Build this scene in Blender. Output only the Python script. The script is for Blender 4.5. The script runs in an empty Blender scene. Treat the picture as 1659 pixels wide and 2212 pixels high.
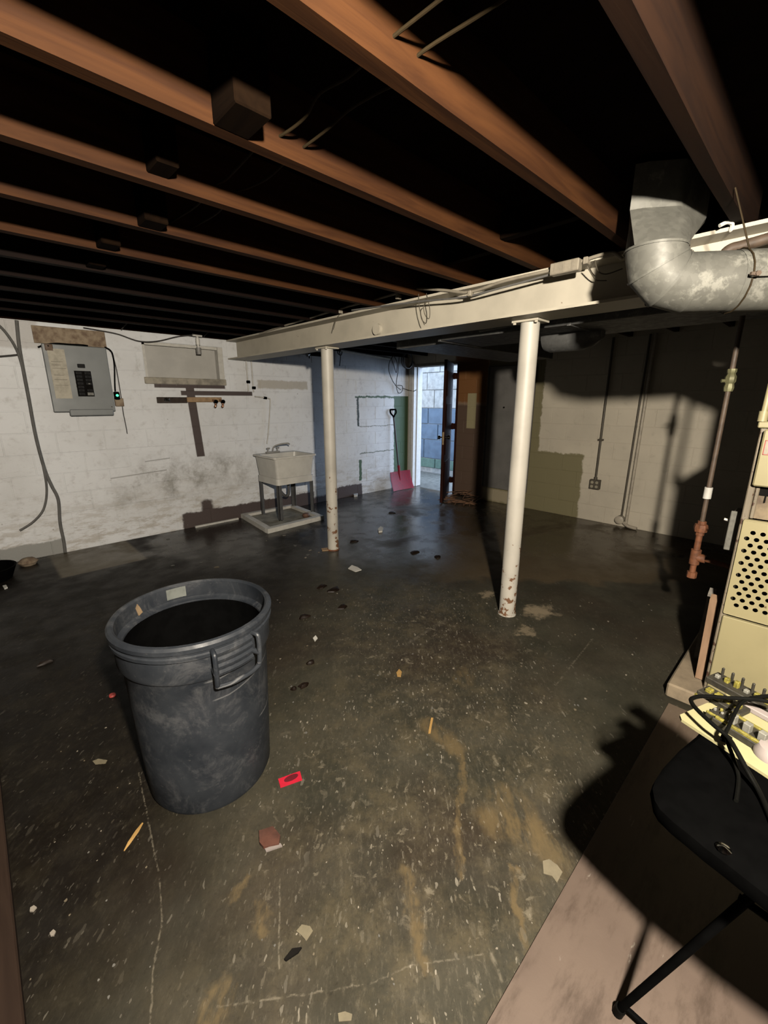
import bpy, bmesh, math, random
from mathutils import Vector, Matrix

random.seed(7)
SC = bpy.context.scene
COL = SC.collection
IW, IH = 1659, 2212

# ------------------------------------------------------------------ camera
FPX, PITCH, YAW, HCAM = 918.3, 0.257316, 0.804084, 1.5
CAM = Vector((0, 0, HCAM))
_f2 = Vector((math.cos(YAW), math.sin(YAW), 0))
RIGHT = Vector((math.sin(YAW), -math.cos(YAW), 0))
FWD = _f2 * math.cos(PITCH) - Vector((0, 0, 1)) * math.sin(PITCH)
UPV = _f2 * math.sin(PITCH) + Vector((0, 0, 1)) * math.cos(PITCH)
cd = bpy.data.cameras.new('camera')
cam = bpy.data.objects.new('camera', cd)
COL.objects.link(cam)
cd.sensor_fit = 'VERTICAL'
cd.sensor_height = 36.0
cd.lens = 36.0 * FPX / IH
cd.clip_start = 0.02
cam.matrix_world = Matrix(((RIGHT.x, UPV.x, -FWD.x, 0), (RIGHT.y, UPV.y, -FWD.y, 0),
                           (RIGHT.z, UPV.z, -FWD.z, HCAM), (0, 0, 0, 1)))
SC.camera = cam

# ------------------------------------------------------------------ world, lamps, exposure
w = bpy.data.worlds.new('daylight_sky')
SC.world = w
w.use_nodes = True
w.node_tree.nodes['Background'].inputs['Color'].default_value = (0.58, 0.74, 1.0, 1)
w.node_tree.nodes['Background'].inputs['Strength'].default_value = 13.0

BULB = Vector((0.06, -0.47, 2.02))
ld = bpy.data.lights.new('bare_bulb', 'POINT')
ld.energy = 1600
ld.color = (1.0, 0.90, 0.76)
ld.shadow_soft_size = 0.045
lo = bpy.data.objects.new('bare_bulb', ld)
lo.location = BULB
COL.objects.link(lo)
# daylight enters by the open door only: a portal in the door opening guides its sampling
pd = bpy.data.lights.new('door_portal', 'AREA')
pd.shape = 'RECTANGLE'
pd.size, pd.size_y = 0.92, 2.1
pd.cycles.is_portal = True
po = bpy.data.objects.new('door_portal', pd)
po.matrix_world = Matrix.Translation((5.80, 4.60, 1.05)) @ Matrix.Rotation(math.pi / 2, 4, 'Z') @ Matrix.Rotation(math.pi / 2, 4, 'X')
po.matrix_world = Matrix(((0, 0, 1, 5.80), (1, 0, 0, 4.60), (0, 1, 0, 1.05), (0, 0, 0, 1)))
COL.objects.link(po)

vs = SC.view_settings
SC.display_settings.display_device = 'sRGB'
vs.view_transform = 'Standard'
vs.look = 'None'
vs.exposure = 0.0
vs.gamma = 1.0
vs.use_curve_mapping = False
SC.cycles.max_bounces = 6
SC.cycles.diffuse_bounces = 4
SC.cycles.sample_clamp_indirect = 4.0

# ------------------------------------------------------------------ picture-to-room helpers (points on known planes)
def ray(x, y):
    return FWD + RIGHT * ((x - IW / 2) / FPX) - UPV * ((y - IH / 2) / FPX)
def onp(x, y, n, c):
    n = Vector(n); d = ray(x, y)
    return CAM + d * ((c - n.dot(CAM)) / n.dot(d))
def fl(x, y, z=0.0): return onp(x, y, (0, 0, 1), z)
YL, XB = 5.19, 5.58
def lw(x, y, off=0.0): return onp(x, y, (0, 1, 0), YL - off)
def bw(x, y, off=0.0): return onp(x, y, (1, 0, 0), XB - off)

# ------------------------------------------------------------------ node helpers
TONE = 0.40          # every base colour scaled down together to weaken bounced light
class NT:
    def __init__(s, m):
        s.t = m.node_tree; s.n = s.t.nodes; s.l = s.t.links
        s._pos = None
    def new(s, ty, **k):
        n = s.n.new(ty)
        for a, b in k.items(): setattr(n, a, b)
        return n
    def put(s, sock, v):
        if isinstance(v, bpy.types.NodeSocket): s.l.new(v, sock)
        else:
            if isinstance(v, (tuple, list, Vector)):
                v = tuple(v)
                if len(sock.default_value) == 4 and len(v) == 3: v = v + (1,)
            sock.default_value = v
    def m(s, op, a, b=0.0, c=0.0, clamp=False):
        n = s.new('ShaderNodeMath', operation=op); n.use_clamp = clamp
        s.put(n.inputs[0], a); s.put(n.inputs[1], b); s.put(n.inputs[2], c)
        return n.outputs[0]
    def vm(s, op, a, b=(0, 0, 0), scale=1.0, out=0):
        n = s.new('ShaderNodeVectorMath', operation=op)
        s.put(n.inputs[0], a); s.put(n.inputs[1], b)
        s.put(n.inputs[3], scale)
        return n.outputs['Value'] if op in ('DOT_PRODUCT', 'LENGTH', 'DISTANCE') else n.outputs[0]
    def pos(s):
        if s._pos is None: s._pos = s.new('ShaderNodeNewGeometry').outputs['Position']
        return s._pos
    def obj(s): return s.new('ShaderNodeTexCoord').outputs['Object']
    def xyz(s, v=None):
        n = s.new('ShaderNodeSeparateXYZ'); s.put(n.inputs[0], v or s.pos()); return n.outputs
    def comb(s, x, y, z=0.0):
        n = s.new('ShaderNodeCombineXYZ'); s.put(n.inputs[0], x); s.put(n.inputs[1], y); s.put(n.inputs[2], z); return n.outputs[0]
    def noise(s, scale, detail=4, rough=0.55, vec=None, dist=0.0, color=False):
        n = s.new('ShaderNodeTexNoise'); s.put(n.inputs['Vector'], vec or s.pos())
        n.inputs['Scale'].default_value = scale; n.inputs['Detail'].default_value = detail
        n.inputs['Roughness'].default_value = rough; n.inputs['Distortion'].default_value = dist
        return n.outputs['Color' if color else 'Fac']
    def vor(s, scale, vec=None, out='Distance', feature='F1', rnd=1.0):
        n = s.new('ShaderNodeTexVoronoi', feature=feature); s.put(n.inputs['Vector'], vec or s.pos())
        n.inputs['Scale'].default_value = scale; n.inputs['Randomness'].default_value = rnd
        return n.outputs[out]
    def ss(s, v, a, b, lo=0.0, hi=1.0):
        n = s.new('ShaderNodeMapRange', interpolation_type='SMOOTHSTEP')
        s.put(n.inputs[0], v); s.put(n.inputs[1], a); s.put(n.inputs[2], b); s.put(n.inputs[3], lo); s.put(n.inputs[4], hi)
        return n.outputs[0]
    def mix(s, f, a, b, blend='MIX'):
        n = s.new('ShaderNodeMix', data_type='RGBA', blend_type=blend)
        s.put(n.inputs[0], f); s.put(n.inputs[6], a); s.put(n.inputs[7], b)
        return n.outputs[2]
    def rect(s, u, v, u0, u1, v0, v1, e=0.006):
        a = s.m('MULTIPLY', s.ss(u, u0 - e, u0 + e), s.ss(u, u1 - e, u1 + e, 1, 0))
        b = s.m('MULTIPLY', s.ss(v, v0 - e, v0 + e), s.ss(v, v1 - e, v1 + e, 1, 0))
        return s.m('MULTIPLY', a, b)
    def seg(s, P, a, b, w, e):          # mask around the segment a-b, P a vector socket
        a = Vector(a); b = Vector(b); ab = b - a
        pa = s.vm('SUBTRACT', P, a)
        h = s.m('DIVIDE', s.vm('DOT_PRODUCT', pa, ab), max(ab.dot(ab), 1e-9), clamp=True)
        d = s.vm('LENGTH', s.vm('SUBTRACT', pa, s.vm('SCALE', ab, scale=h)))
        return s.ss(d, w - e, w + e, 1, 0)
    def bump(s, h, strength=0.3, dist=0.004):
        n = s.new('ShaderNodeBump'); n.inputs['Strength'].default_value = strength
        n.inputs['Distance'].default_value = dist; s.put(n.inputs['Height'], h); return n.outputs[0]
    def bsdf(s): return s.n['Principled BSDF']
    def set(s, **k):
        b = s.bsdf()
        if 'Base_Color' in k:
            k['Base_Color'] = s.mix(1.0, k['Base_Color'], (TONE, TONE, TONE), 'MULTIPLY')
            k.setdefault('Specular_IOR_Level', 0.3)
        for a, v in k.items(): s.put(b.inputs[a.replace('_', ' ')], v)

def newmat(name):
    m = bpy.data.materials.new(name); m.use_nodes = True
    return m, NT(m)

MATS = {}
def plain(name, col, rough=0.6, metal=0.0, var=0.25, scale=18.0, bump=0.15, spec=0.3, col2=None, f0=0.35, f1=0.7):
    if name in MATS: return MATS[name]
    m, t = newmat(name)
    c2 = col2 or tuple(c * (1 - var) for c in col)
    n1 = t.noise(scale, 5, 0.6)
    t.set(Base_Color=t.mix(t.ss(n1, f0, f1), col, c2), Metallic=metal)
    t.set(Roughness=t.ss(t.noise(scale * 1.7, 3), 0.2, 0.8, rough - 0.08, min(1, rough + 0.08)))
    t.set(Specular_IOR_Level=spec)
    if bump: t.set(Normal=t.bump(n1, bump, 0.003))
    MATS[name] = m
    return m

# ------------------------------------------------------------------ mesh helpers
class MB:
    def __init__(s): s.bm = bmesh.new()
    def _xf(s, vs_, M):
        if M is not None:
            for v in vs_: v.co = M @ v.co
    def box(s, lo, hi, bevel=0.0, M=None, seg=1):
        lo = Vector(lo); hi = Vector(hi)
        r = bmesh.ops.create_cube(s.bm, size=1.0)
        vv = r['verts']
        for v in vv:
            v.co = Vector((lo[i] + (v.co[i] + 0.5) * (hi[i] - lo[i]) for i in range(3)))
        if bevel:
            ed = list({e for v in vv for e in v.link_edges})
            rr = bmesh.ops.bevel(s.bm, geom=ed, offset=bevel, segments=seg, affect='EDGES', profile=0.5)
            vv = list({v for f in rr['faces'] for v in f.verts} | {v for v in vv if v.is_valid})
        s._xf(vv, M)
        return s
    def tube(s, pts, r, n=10, caps=True):
        pts = [Vector(p) for p in pts]
        rs = r if isinstance(r, (list, tuple)) else [r] * len(pts)
        rings = []; up = None
        for i, p in enumerate(pts):
            a = pts[max(i - 1, 0)]; b = pts[min(i + 1, len(pts) - 1)]
            d = (b - a)
            if d.length < 1e-9: d = Vector((0, 0, 1))
            d.normalize()
            if up is None:
                up = Vector((0, 0, 1)) if abs(d.z) < 0.9 else Vector((1, 0, 0))
            sx = d.cross(up)
            if sx.length < 1e-4: sx = d.cross(Vector((0, 1, 0)))
            sx.normalize(); up = sx.cross(d).normalized()
            rings.append([s.bm.verts.new(p + (sx * math.cos(2 * math.pi * k / n) + up * math.sin(2 * math.pi * k / n)) * rs[i]) for k in range(n)])
        for i in range(len(rings) - 1):
            for k in range(n):
                s.bm.faces.new((rings[i][k], rings[i][(k + 1) % n], rings[i + 1][(k + 1) % n], rings[i + 1][k]))
        if caps:
            s.bm.faces.new(rings[0][::-1]); s.bm.faces.new(rings[-1])
        return s
    def cyl(s, a, b, r, n=20, r2=None): return s.tube([a, b], [r, r if r2 is None else r2], n)
    def lathe(s, prof, c, n=48, M=None):    # prof: (radius, z) list, axis z through c
        c = Vector(c); rings = []; vv = []
        for r, z in prof:
            if r < 1e-6: rings.append([s.bm.verts.new(c + Vector((0, 0, z)))])
            else: rings.append([s.bm.verts.new(c + Vector((r * math.cos(2 * math.pi * k / n), r * math.sin(2 * math.pi * k / n), z))) for k in range(n)])
            vv += rings[-1]
        for i in range(len(rings) - 1):
            A, B = rings[i], rings[i + 1]
            for k in range(n):
                k2 = (k + 1) % n
                if len(A) == 1 and len(B) == 1: continue
                if len(A) == 1: s.bm.faces.new((A[0], B[k2], B[k]))
                elif len(B) == 1: s.bm.faces.new((A[k], A[k2], B[0]))
                else: s.bm.faces.new((A[k], A[k2], B[k2], B[k]))
        s._xf(vv, M)
        return s
    def prism(s, poly, vec):                # closed polygon of 3-D points swept by vec
        vec = Vector(vec)
        a = [s.bm.verts.new(Vector(p)) for p in poly]
        b = [s.bm.verts.new(Vector(p) + vec) for p in poly]
        s.bm.faces.new(a[::-1]); s.bm.faces.new(b)
        for i in range(len(a)):
            j = (i + 1) % len(a); s.bm.faces.new((a[i], a[j], b[j], b[i]))
        return s
    def loft(s, rings, caps=True, closed=True):
        R = [[s.bm.verts.new(Vector(p)) for p in r] for r in rings]
        n = len(R[0])
        for i in range(len(R) - 1):
            for k in range(n if closed else n - 1):
                k2 = (k + 1) % n; s.bm.faces.new((R[i][k], R[i][k2], R[i + 1][k2], R[i + 1][k]))
        if caps: s.bm.faces.new(R[0][::-1]); s.bm.faces.new(R[-1])
        return s
    def mesh(s, name, smooth=35):
        bmesh.ops.remove_doubles(s.bm, verts=s.bm.verts, dist=1e-6)
        bmesh.ops.recalc_face_normals(s.bm, faces=s.bm.faces)
        me = bpy.data.meshes.new(name); s.bm.to_mesh(me); s.bm.free()
        if smooth:
            for p in me.polygons: p.use_smooth = True
            try: me.set_sharp_from_angle(angle=math.radians(smooth))
            except Exception: pass
        return me

def wloc(o):
    v = Vector(o.location); p = o.parent
    while p: v = v + p.location; p = p.parent
    return v
def build(name, mb, mat, parent=None, at=None, smooth=35, **props):
    """Link one mesh object. Vertices come in room coordinates; at = the object's own origin."""
    me = mb.mesh(name, smooth)
    base = wloc(parent) if parent else Vector((0, 0, 0))
    if parent: org = base
    elif at is not None: org = Vector(at)
    else:
        xs = [v.co for v in me.vertices]
        lo = Vector((min(v[i] for v in xs) for i in range(3))); hi = Vector((max(v[i] for v in xs) for i in range(3)))
        org = Vector(((lo.x + hi.x) / 2, (lo.y + hi.y) / 2, lo.z))
    me.transform(Matrix.Translation(-org))
    me.materials.append(mat)
    o = bpy.data.objects.new(name, me); COL.objects.link(o)
    if parent: o.parent = parent
    o.location = org - base
    for k, v in props.items(): o[k] = v
    return o
def thing(name, label, cat, loc, group=None):
    o = bpy.data.objects.new(name, None); o.empty_display_size = 0.05
    o.location = loc; COL.objects.link(o)
    o['label'] = label; o['category'] = cat
    if group: o['group'] = group
    return o
def one(name, mb, mat, label, cat, group=None, **k):
    o = build(name, mb, mat, **k); o['label'] = label; o['category'] = cat
    if group: o['group'] = group
    return o
def struct(name, mb, mat, parent=None):
    o = build(name, mb, mat, parent, at=None if parent else (0, 0, 0))
    if not parent: o['kind'] = 'structure'
    return o
def smoothpath(pts, k=6):
    pts = [Vector(p) for p in pts]; out = []
    for i in range(len(pts) - 1):
        p0 = pts[max(i - 1, 0)]; p1 = pts[i]; p2 = pts[i + 1]; p3 = pts[min(i + 2, len(pts) - 1)]
        for j in range(k):
            t = j / k
            out.append(0.5 * ((2 * p1) + (p2 - p0) * t + (2 * p0 - 5 * p1 + 4 * p2 - p3) * t * t + (3 * p1 - p0 - 3 * p2 + p3) * t ** 3))
    out.append(pts[-1]); return out

# ------------------------------------------------------------------ materials
def mat_wall_left():
    m, t = newmat('painted_block_white')
    X, Y, Z = t.xyz()
    wob = t.m('MULTIPLY', t.m('SUBTRACT', t.noise(9, 4), 0.5), 0.05)
    wb2 = t.m('MULTIPLY', t.m('SUBTRACT', t.noise(34, 3), 0.5), 0.03)
    u = t.m('ADD', X, t.m('ADD', wob, wb2)); v = t.m('ADD', Z, t.m('ADD', wob, wb2))
    c = t.mix(t.ss(t.noise(1.3, 5, 0.6), 0.35, 0.72), (0.87, 0.885, 0.90), (0.75, 0.755, 0.755))
    c = t.mix(t.m('MULTIPLY', t.ss(t.noise(11, 5, 0.65), 0.5, 0.8), 0.5), c, (0.42, 0.40, 0.36))
    # damp grey staining low on the wall
    lowz = t.m('MULTIPLY', t.ss(Z, 0.25, 0.5), t.ss(Z, 0.7, 1.0, 1, 0))
    midx = t.m('MULTIPLY', t.ss(X, 0.7, 1.3), t.ss(X, 2.2, 3.0, 1, 0))
    st = t.m('MULTIPLY', t.m('MULTIPLY', lowz, midx), t.ss(t.noise(3.5, 9, 0.74), 0.42, 0.70))
    c = t.mix(t.m('MULTIPLY', st, 0.85), c, (0.31, 0.30, 0.27))
    pv = t.comb(t.m('MULTIPLY', X, 0.5), Y, t.m('MULTIPLY', Z, 1.6))
    pe = t.m('MULTIPLY', t.ss(Z, 0.1, 0.75, 1, 0), t.ss(t.noise(9, 8, 0.74, pv), 0.46, 0.60))
    c = t.mix(t.m('MULTIPLY', pe, 0.6), c, (0.44, 0.39, 0.31))
    pf = t.m('MULTIPLY', t.ss(Z, 0.5, 1.3, 1, 0), t.ss(t.noise(24, 6, 0.7, pv), 0.60, 0.70))
    c = t.mix(t.m('MULTIPLY', pf, 0.5), c, (0.36, 0.33, 0.28))
    # grey course at the floor on the left, tan patch by the tub
    c = t.mix(t.rect(u, v, -2, 0.50, -1, 0.15, 0.01), c, (0.33, 0.33, 0.31))
    c = t.mix(t.m('MULTIPLY', t.rect(u, v, 2.76, 3.52, 1.64, 1.75, 0.012), 0.8), c, (0.50, 0.46, 0.38))
    c = t.mix(t.m('MULTIPLY', t.rect(u, v, 0.2, 0.62, 1.95, 2.2, 0.015), 0.5), c, (0.42, 0.38, 0.33))
    # old brown paint left where boards hung, and the brown band along the floor
    br = (0.075, 0.052, 0.046)
    for a in ((1.54, 2.33, 1.632, 1.672), (1.81, 2.68, 1.553, 1.603)):
        c = t.mix(t.rect(X, Z, *a, 0.006), c, br)
    xs = t.m('ADD', X, t.m('MULTIPLY', t.m('SUBTRACT', Z, 1.6), 0.055))
    c = t.mix(t.rect(xs, Z, 1.868, 1.962, 0.847, 1.645, 0.005), c, br)
    c = t.mix(t.rect(u, v, 1.66, 4.50, -1, 0.185, 0.012), c, br)
    c = t.mix(t.rect(u, v, 1.90, 2.03, 0.15, 0.31, 0.02), c, br)
    c = t.mix(t.rect(u, v, 3.55, 3.78, 0.10, 0.23, 0.02), c, (0.62, 0.62, 0.6))
    # green paint by the doorway
    gr = (0.07, 0.125, 0.06)
    c = t.mix(t.rect(u, Z, 5.235, 5.60, 0.0, 1.565, 0.006), c, gr)
    c = t.mix(t.rect(X, v, 4.38, 5.24, 1.535, 1.565, 0.006), c, gr)
    c = t.mix(t.rect(u, Z, 4.415, 4.455, 1.10, 1.54, 0.006), c, (0.05, 0.06, 0.045))
    c = t.mix(t.rect(u, Z, 4.44, 4.50, 0.23, 0.57, 0.006), c, gr)
    c = t.mix(t.rect(X, v, 4.46, 5.25, 1.085, 1.098, 0.004), c, (0.3, 0.3, 0.27))
    c = t.mix(t.rect(X, v, 4.46, 5.25, 0.665, 0.68, 0.004), c, (0.22, 0.24, 0.2))
    # scratches and chips
    P = t.comb(X, Z)
    for a, b in (((1.35, 0.845), (1.60, 0.86)), ((1.0, 0.70), (1.55, 0.73))):
        c = t.mix(t.m('MULTIPLY', t.seg(P, (*a, 0), (*b, 0), 0.006, 0.004), 0.6), c, (0.2, 0.19, 0.17))
    sp = t.m('MULTIPLY', t.ss(t.vor(5.0), 0.02, 0.05, 1, 0), 0.7)
    c = t.mix(sp, c, (0.25, 0.23, 0.2))
    t.set(Base_Color=c, Roughness=0.62)
    t.set(Normal=t.bump(t.m('ADD', t.noise(60, 4), t.m('MULTIPLY', t.noise(6, 3), 2)), 0.35, 0.004))
    return m
def mat_wall_back():
    m, t = newmat('painted_block_cream')
    X, Y, Z = t.xyz()
    wob = t.m('MULTIPLY', t.m('SUBTRACT', t.noise(8, 4), 0.5), 0.07)
    wb2 = t.m('MULTIPLY', t.m('SUBTRACT', t.noise(30, 3), 0.5), 0.03)
    u = t.m('ADD', Y, t.m('ADD', wob, wb2)); v = t.m('ADD', Z, t.m('ADD', wob, wb2))
    c = t.mix(t.ss(t.noise(1.6, 5), 0.35, 0.7), (0.68, 0.61, 0.48), (0.58, 0.52, 0.41))
    c = t.mix(t.m('MULTIPLY', t.ss(t.noise(12, 5), 0.55, 0.8), 0.4), c, (0.40, 0.36, 0.28))
    ol = (0.235, 0.205, 0.105)
    c = t.mix(t.rect(u, v, 2.75, 3.60, -1, 2.4, 0.012), c, ol)
    c = t.mix(t.rect(u, v, 2.13, 2.80, -1, 0.83, 0.012), c, ol)
    c = t.mix(t.rect(u, v, 3.0, 3.60, 0.02, 0.2, 0.02), c, (0.42, 0.36, 0.24))
    # brown painted stretch beside the door, brighter rust brown at the top
    c = t.mix(t.rect(u, v, 3.6, 4.2, -1, 1.45, 0.04), c, (0.15, 0.095, 0.065))
    c = t.mix(t.rect(u, v, 3.6, 4.2, 1.45, 2.4, 0.04), c, (0.27, 0.115, 0.035))
    c = t.mix(t.rect(Y, Z, 3.79, 3.95, 1.08, 1.60, 0.006), c, (0.45, 0.39, 0.22))
    c = t.mix(t.rect(u, v, 5.06, 5.4, -1, 1.6, 0.012), c, (0.56, 0.49, 0.38))
    t.set(Base_Color=c, Roughness=0.65)
    t.set(Normal=t.bump(t.m('ADD', t.noise(60, 4), t.m('MULTIPLY', t.noise(6, 3), 2)), 0.35, 0.004))
    return m
def mat_floor():
    m, t = newmat('worn_painted_concrete')
    X, Y, Z = t.xyz(); P = t.comb(X, Y)
    # wear runs along the walking line (0.69, 0.72)
    al = t.m('ADD', t.m('MULTIPLY', X, 0.694), t.m('MULTIPLY', Y, 0.72))
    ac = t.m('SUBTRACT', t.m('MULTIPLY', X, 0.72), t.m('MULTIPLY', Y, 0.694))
    S = t.comb(t.m('MULTIPLY', al, 0.35), ac)
    c = t.mix(t.ss(t.noise(3.2, 6, 0.62), 0.3, 0.72), (0.032, 0.031, 0.022), (0.056, 0.051, 0.036))
    c = t.mix(t.m('MULTIPLY', t.ss(t.noise(1.1, 4, 0.5), 0.42, 0.68), 0.6), c, (0.030, 0.018, 0.012))
    c = t.mix(t.m('MULTIPLY', t.ss(ac, -1.0, -0.40, 1, 0), 0.93), c, (0.0045, 0.0030, 0.0020))  # camera holder's shadow on the left floor, put into the paint colour
    far = t.m('MULTIPLY', t.ss(t.m('ADD', al, t.m('MULTIPLY', t.noise(4, 4), 0.5)), 3.55, 3.7), t.ss(ac, 0.2, 0.9))
    c = t.mix(t.m('MULTIPLY', far, 0.8), c, (0.105, 0.075, 0.042))
    # traffic wear in the middle of the room
    d1 = t.m('MULTIPLY', t.ss(ac, -0.75, 0.05), t.ss(ac, 0.55, 1.2, 1, 0))
    mid = t.m('MULTIPLY', d1, t.ss(al, 3.7, 2.9, 0, 1))
    wr = t.m('MULTIPLY', t.ss(t.noise(6, 9, 0.76), 0.44, 0.66), t.m('ADD', t.m('MULTIPLY', mid, 0.6), 0.10))
    c = t.mix(wr, c, (0.092, 0.076, 0.046))
    c = t.mix(t.m('MULTIPLY', t.ss(t.noise(26, 6, 0.75, S), 0.60, 0.72), t.m('ADD', t.m('MULTIPLY', mid, 0.7), 0.15)), c, (0.17, 0.15, 0.11))
    # pale flecks where the paint has chipped, two sizes
    for sc, r0, thr in ((28, 0.24, 0.56), (60, 0.30, 0.54), (100, 0.32, 0.50)):
        pv = t.vm('ADD', S, t.vm('SCALE', t.noise(30, 2, 0.5, P, color=True), scale=0.02))
        nn = t.new('ShaderNodeTexVoronoi'); t.put(nn.inputs['Vector'], pv); nn.inputs['Scale'].default_value = sc
        hue = t.xyz(nn.outputs['Color'])
        rr = t.m('MULTIPLY', t.m('POWER', hue[0], 3.0), r0)
        f = t.m('MULTIPLY', t.m('LESS_THAN', nn.outputs['Distance'], rr), t.ss(t.noise(1.9, 3, 0.6), thr - 0.22, thr))
        f = t.m('MULTIPLY', f, t.m('ADD', t.m('MULTIPLY', mid, 0.75), 0.25))
        c = t.mix(t.m('MULTIPLY', f, t.ss(hue[2], 0.0, 1.0, 0.25, 0.85)), c, t.mix(hue[1], (0.13, 0.11, 0.075), (0.34, 0.31, 0.255)))
    gr = t.m('MULTIPLY', t.ss(t.noise(55, 10, 0.86, S), 0.50, 0.68), t.m('ADD', t.m('MULTIPLY', mid, 0.62), 0.12))
    c = t.mix(gr, c, (0.135, 0.118, 0.085))
    g2 = t.m('MULTIPLY', t.ss(t.noise(60, 8, 0.8), 0.52, 0.68), 0.5)
    c = t.mix(g2, c, (0.014, 0.012, 0.008))
    sm = t.m('MULTIPLY', t.ss(t.noise(17, 7, 0.68, dist=0.6), 0.585, 0.64), t.m('ADD', t.m('MULTIPLY', t.m('MULTIPLY', d1, t.ss(t.noise(2.3, 3), 0.36, 0.58)), t.ss(al, 3.6, 2.7)), 0.04))
    c = t.mix(t.m('MULTIPLY', sm, t.ss(t.noise(60, 5, 0.7), 0.3, 0.6, 0.25, 0.8)), c, (0.185, 0.16, 0.115))
    # tan stains and drag marks
    nz = t.vm('ADD', P, t.vm('SCALE', t.vm('SUBTRACT', t.noise(14, 4, 0.6, color=True), (0.5, 0.5, 0.5)), scale=0.10))
    def px(q): p = fl(*q); return (p.x, p.y, 0)
    tan = (0.135, 0.098, 0.048)
    for a, b, wd, k in (((1060, 1770), (1150, 1800), 0.055, 0.75), ((1090, 1720), (1200, 1850), 0.06, 0.6),
                        ((1000, 1640), (985, 1880), 0.014, 0.8), ((1110, 1880), (1130, 2060), 0.012, 0.75),
                        ((875, 1880), (915, 2080), 0.022, 0.75), ((925, 1565), (990, 1620), 0.045, 0.75),
                        ((560, 1960), (570, 2010), 0.022, 0.75), ((480, 2150), (460, 2212), 0.035, 0.7),
                        ((500, 1940), (530, 1900), 0.015, 0.8), ((1010, 1450), (1000, 1470), 0.05, 0.5)):
        c = t.mix(t.m('MULTIPLY', t.seg(nz, px(a), px(b), wd, wd * 0.55), t.m('MULTIPLY', t.ss(t.noise(17, 6, 0.7, S), 0.36, 0.60), k)), c, tan)
    # pale cracks and scratch lines
    brk = t.ss(t.noise(38, 4, 0.7, P), 0.40, 0.58)
    nz2 = t.vm('ADD', P, t.vm('SCALE', t.vm('SUBTRACT', t.noise(45, 3, 0.6, color=True), (0.5, 0.5, 0.5)), scale=0.012))
    for line, wd, k in ((((300, 1670), (345, 1900), (350, 1990), (330, 2100), (325, 2212)), 0.0022, 0.5),
                        (((470, 2175), (640, 2150), (800, 2125), (890, 2085), (1060, 2060)), 0.002, 0.5),
                        (((605, 1900), (602, 2090)), 0.0025, 0.6), (((1060, 2060), (1085, 2120)), 0.004, 0.5),
                        (((1280, 1380), (1200, 1480)), 0.004, 0.35), (((880, 1390), (960, 1340)), 0.01, 0.35)):
        for a, b in zip(line, line[1:]):
            c = t.mix(t.m('MULTIPLY', t.m('MULTIPLY', t.seg(nz2, px(a), px(b), wd, wd * 0.9), brk), k), c, (0.20, 0.175, 0.13))
    # bare concrete patch by the left wall and lime crust round the near post
    c = t.mix(t.m('MULTIPLY', t.rect(t.xyz(nz2)[0], t.xyz(nz2)[1], 0.36, 1.04, 4.42, 5.2, 0.02), 0.85), c, (0.20, 0.17, 0.12))
    nz3 = t.vm('ADD', P, t.vm('SCALE', t.vm('SUBTRACT', t.noise(11, 6, 0.72, color=True), (0.5, 0.5, 0.5)), scale=0.30))
    for a, wd, k in (((1160, 1320), 0.085, 0.8), ((1050, 1285), 0.05, 0.7), ((1130, 1365), 0.05, 0.55)):
        c = t.mix(t.m('MULTIPLY', t.seg(nz3, px(a), (px(a)[0] + 0.03, px(a)[1] - 0.02, 0), wd, wd * 0.5), k), c, (0.30, 0.24, 0.16))
    # dry light patch beyond the posts
    wet = t.m('MULTIPLY', t.ss(al, 3.2, 4.4), t.ss(t.noise(1.5, 4, 0.55, dist=0.4), 0.30, 0.5))
    c = t.mix(t.m('MULTIPLY', wet, 0.35), c, (0.020, 0.016, 0.012))
    ro = t.m('SUBTRACT', t.ss(t.noise(5, 4), 0.3, 0.7, 0.42, 0.62), t.m('MULTIPLY', wet, 0.30))
    t.set(Base_Color=c, Roughness=ro, Specular_IOR_Level=t.ss(wet, 0.0, 1.0, 0.12, 0.4))
    t.set(Normal=t.bump(t.m('ADD', t.noise(70, 5, 0.7, S), t.m('MULTIPLY', t.noise(9, 4), 1.5)), 0.22, 0.004))
    return m
def mat_wood(name, ca, cb, axis=0, rough=0.75, spec=0.06):
    m, t = newmat(name)
    mp = t.new('ShaderNodeMapping'); t.put(mp.inputs[0], t.pos())
    sc = [9.0, 9.0, 9.0]; sc[axis] = 0.7
    mp.inputs['Scale'].default_value = sc
    n = t.noise(2.2, 6, 0.6, mp.outputs[0], 0.6)
    c = t.mix(t.ss(n, 0.32, 0.7), ca, cb)
    c = t.mix(t.m('MULTIPLY', t.ss(t.noise(3.0, 4), 0.5, 0.75), 0.5), c, tuple(x * 0.55 for x in ca))
    t.set(Base_Color=c, Roughness=rough, Specular_IOR_Level=spec, Normal=t.bump(n, 0.3, 0.003))
    return m
def mat_galv(name, col=(0.30, 0.30, 0.27)):
    m, t = newmat(name)
    v = t.vor(55, out='Color')
    c = t.mix(t.m('MULTIPLY', t.xyz(v)[0], 0.45), col, tuple(x * 0.6 for x in col))
    pat = t.m('MULTIPLY', t.ss(t.noise(14, 6, 0.7), 0.52, 0.66), t.ss(t.noise(3.5, 2), 0.4, 0.6))
    c = t.mix(t.m('MULTIPLY', pat, 0.7), c, tuple(min(1, x * 2.1) for x in col))
    t.set(Base_Color=c, Metallic=0.2, Roughness=t.ss(t.noise(20, 4), 0.3, 0.7, 0.52, 0.68), Specular_IOR_Level=0.25, Normal=t.bump(t.noise(30, 3), 0.08, 0.002))
    return m
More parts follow.
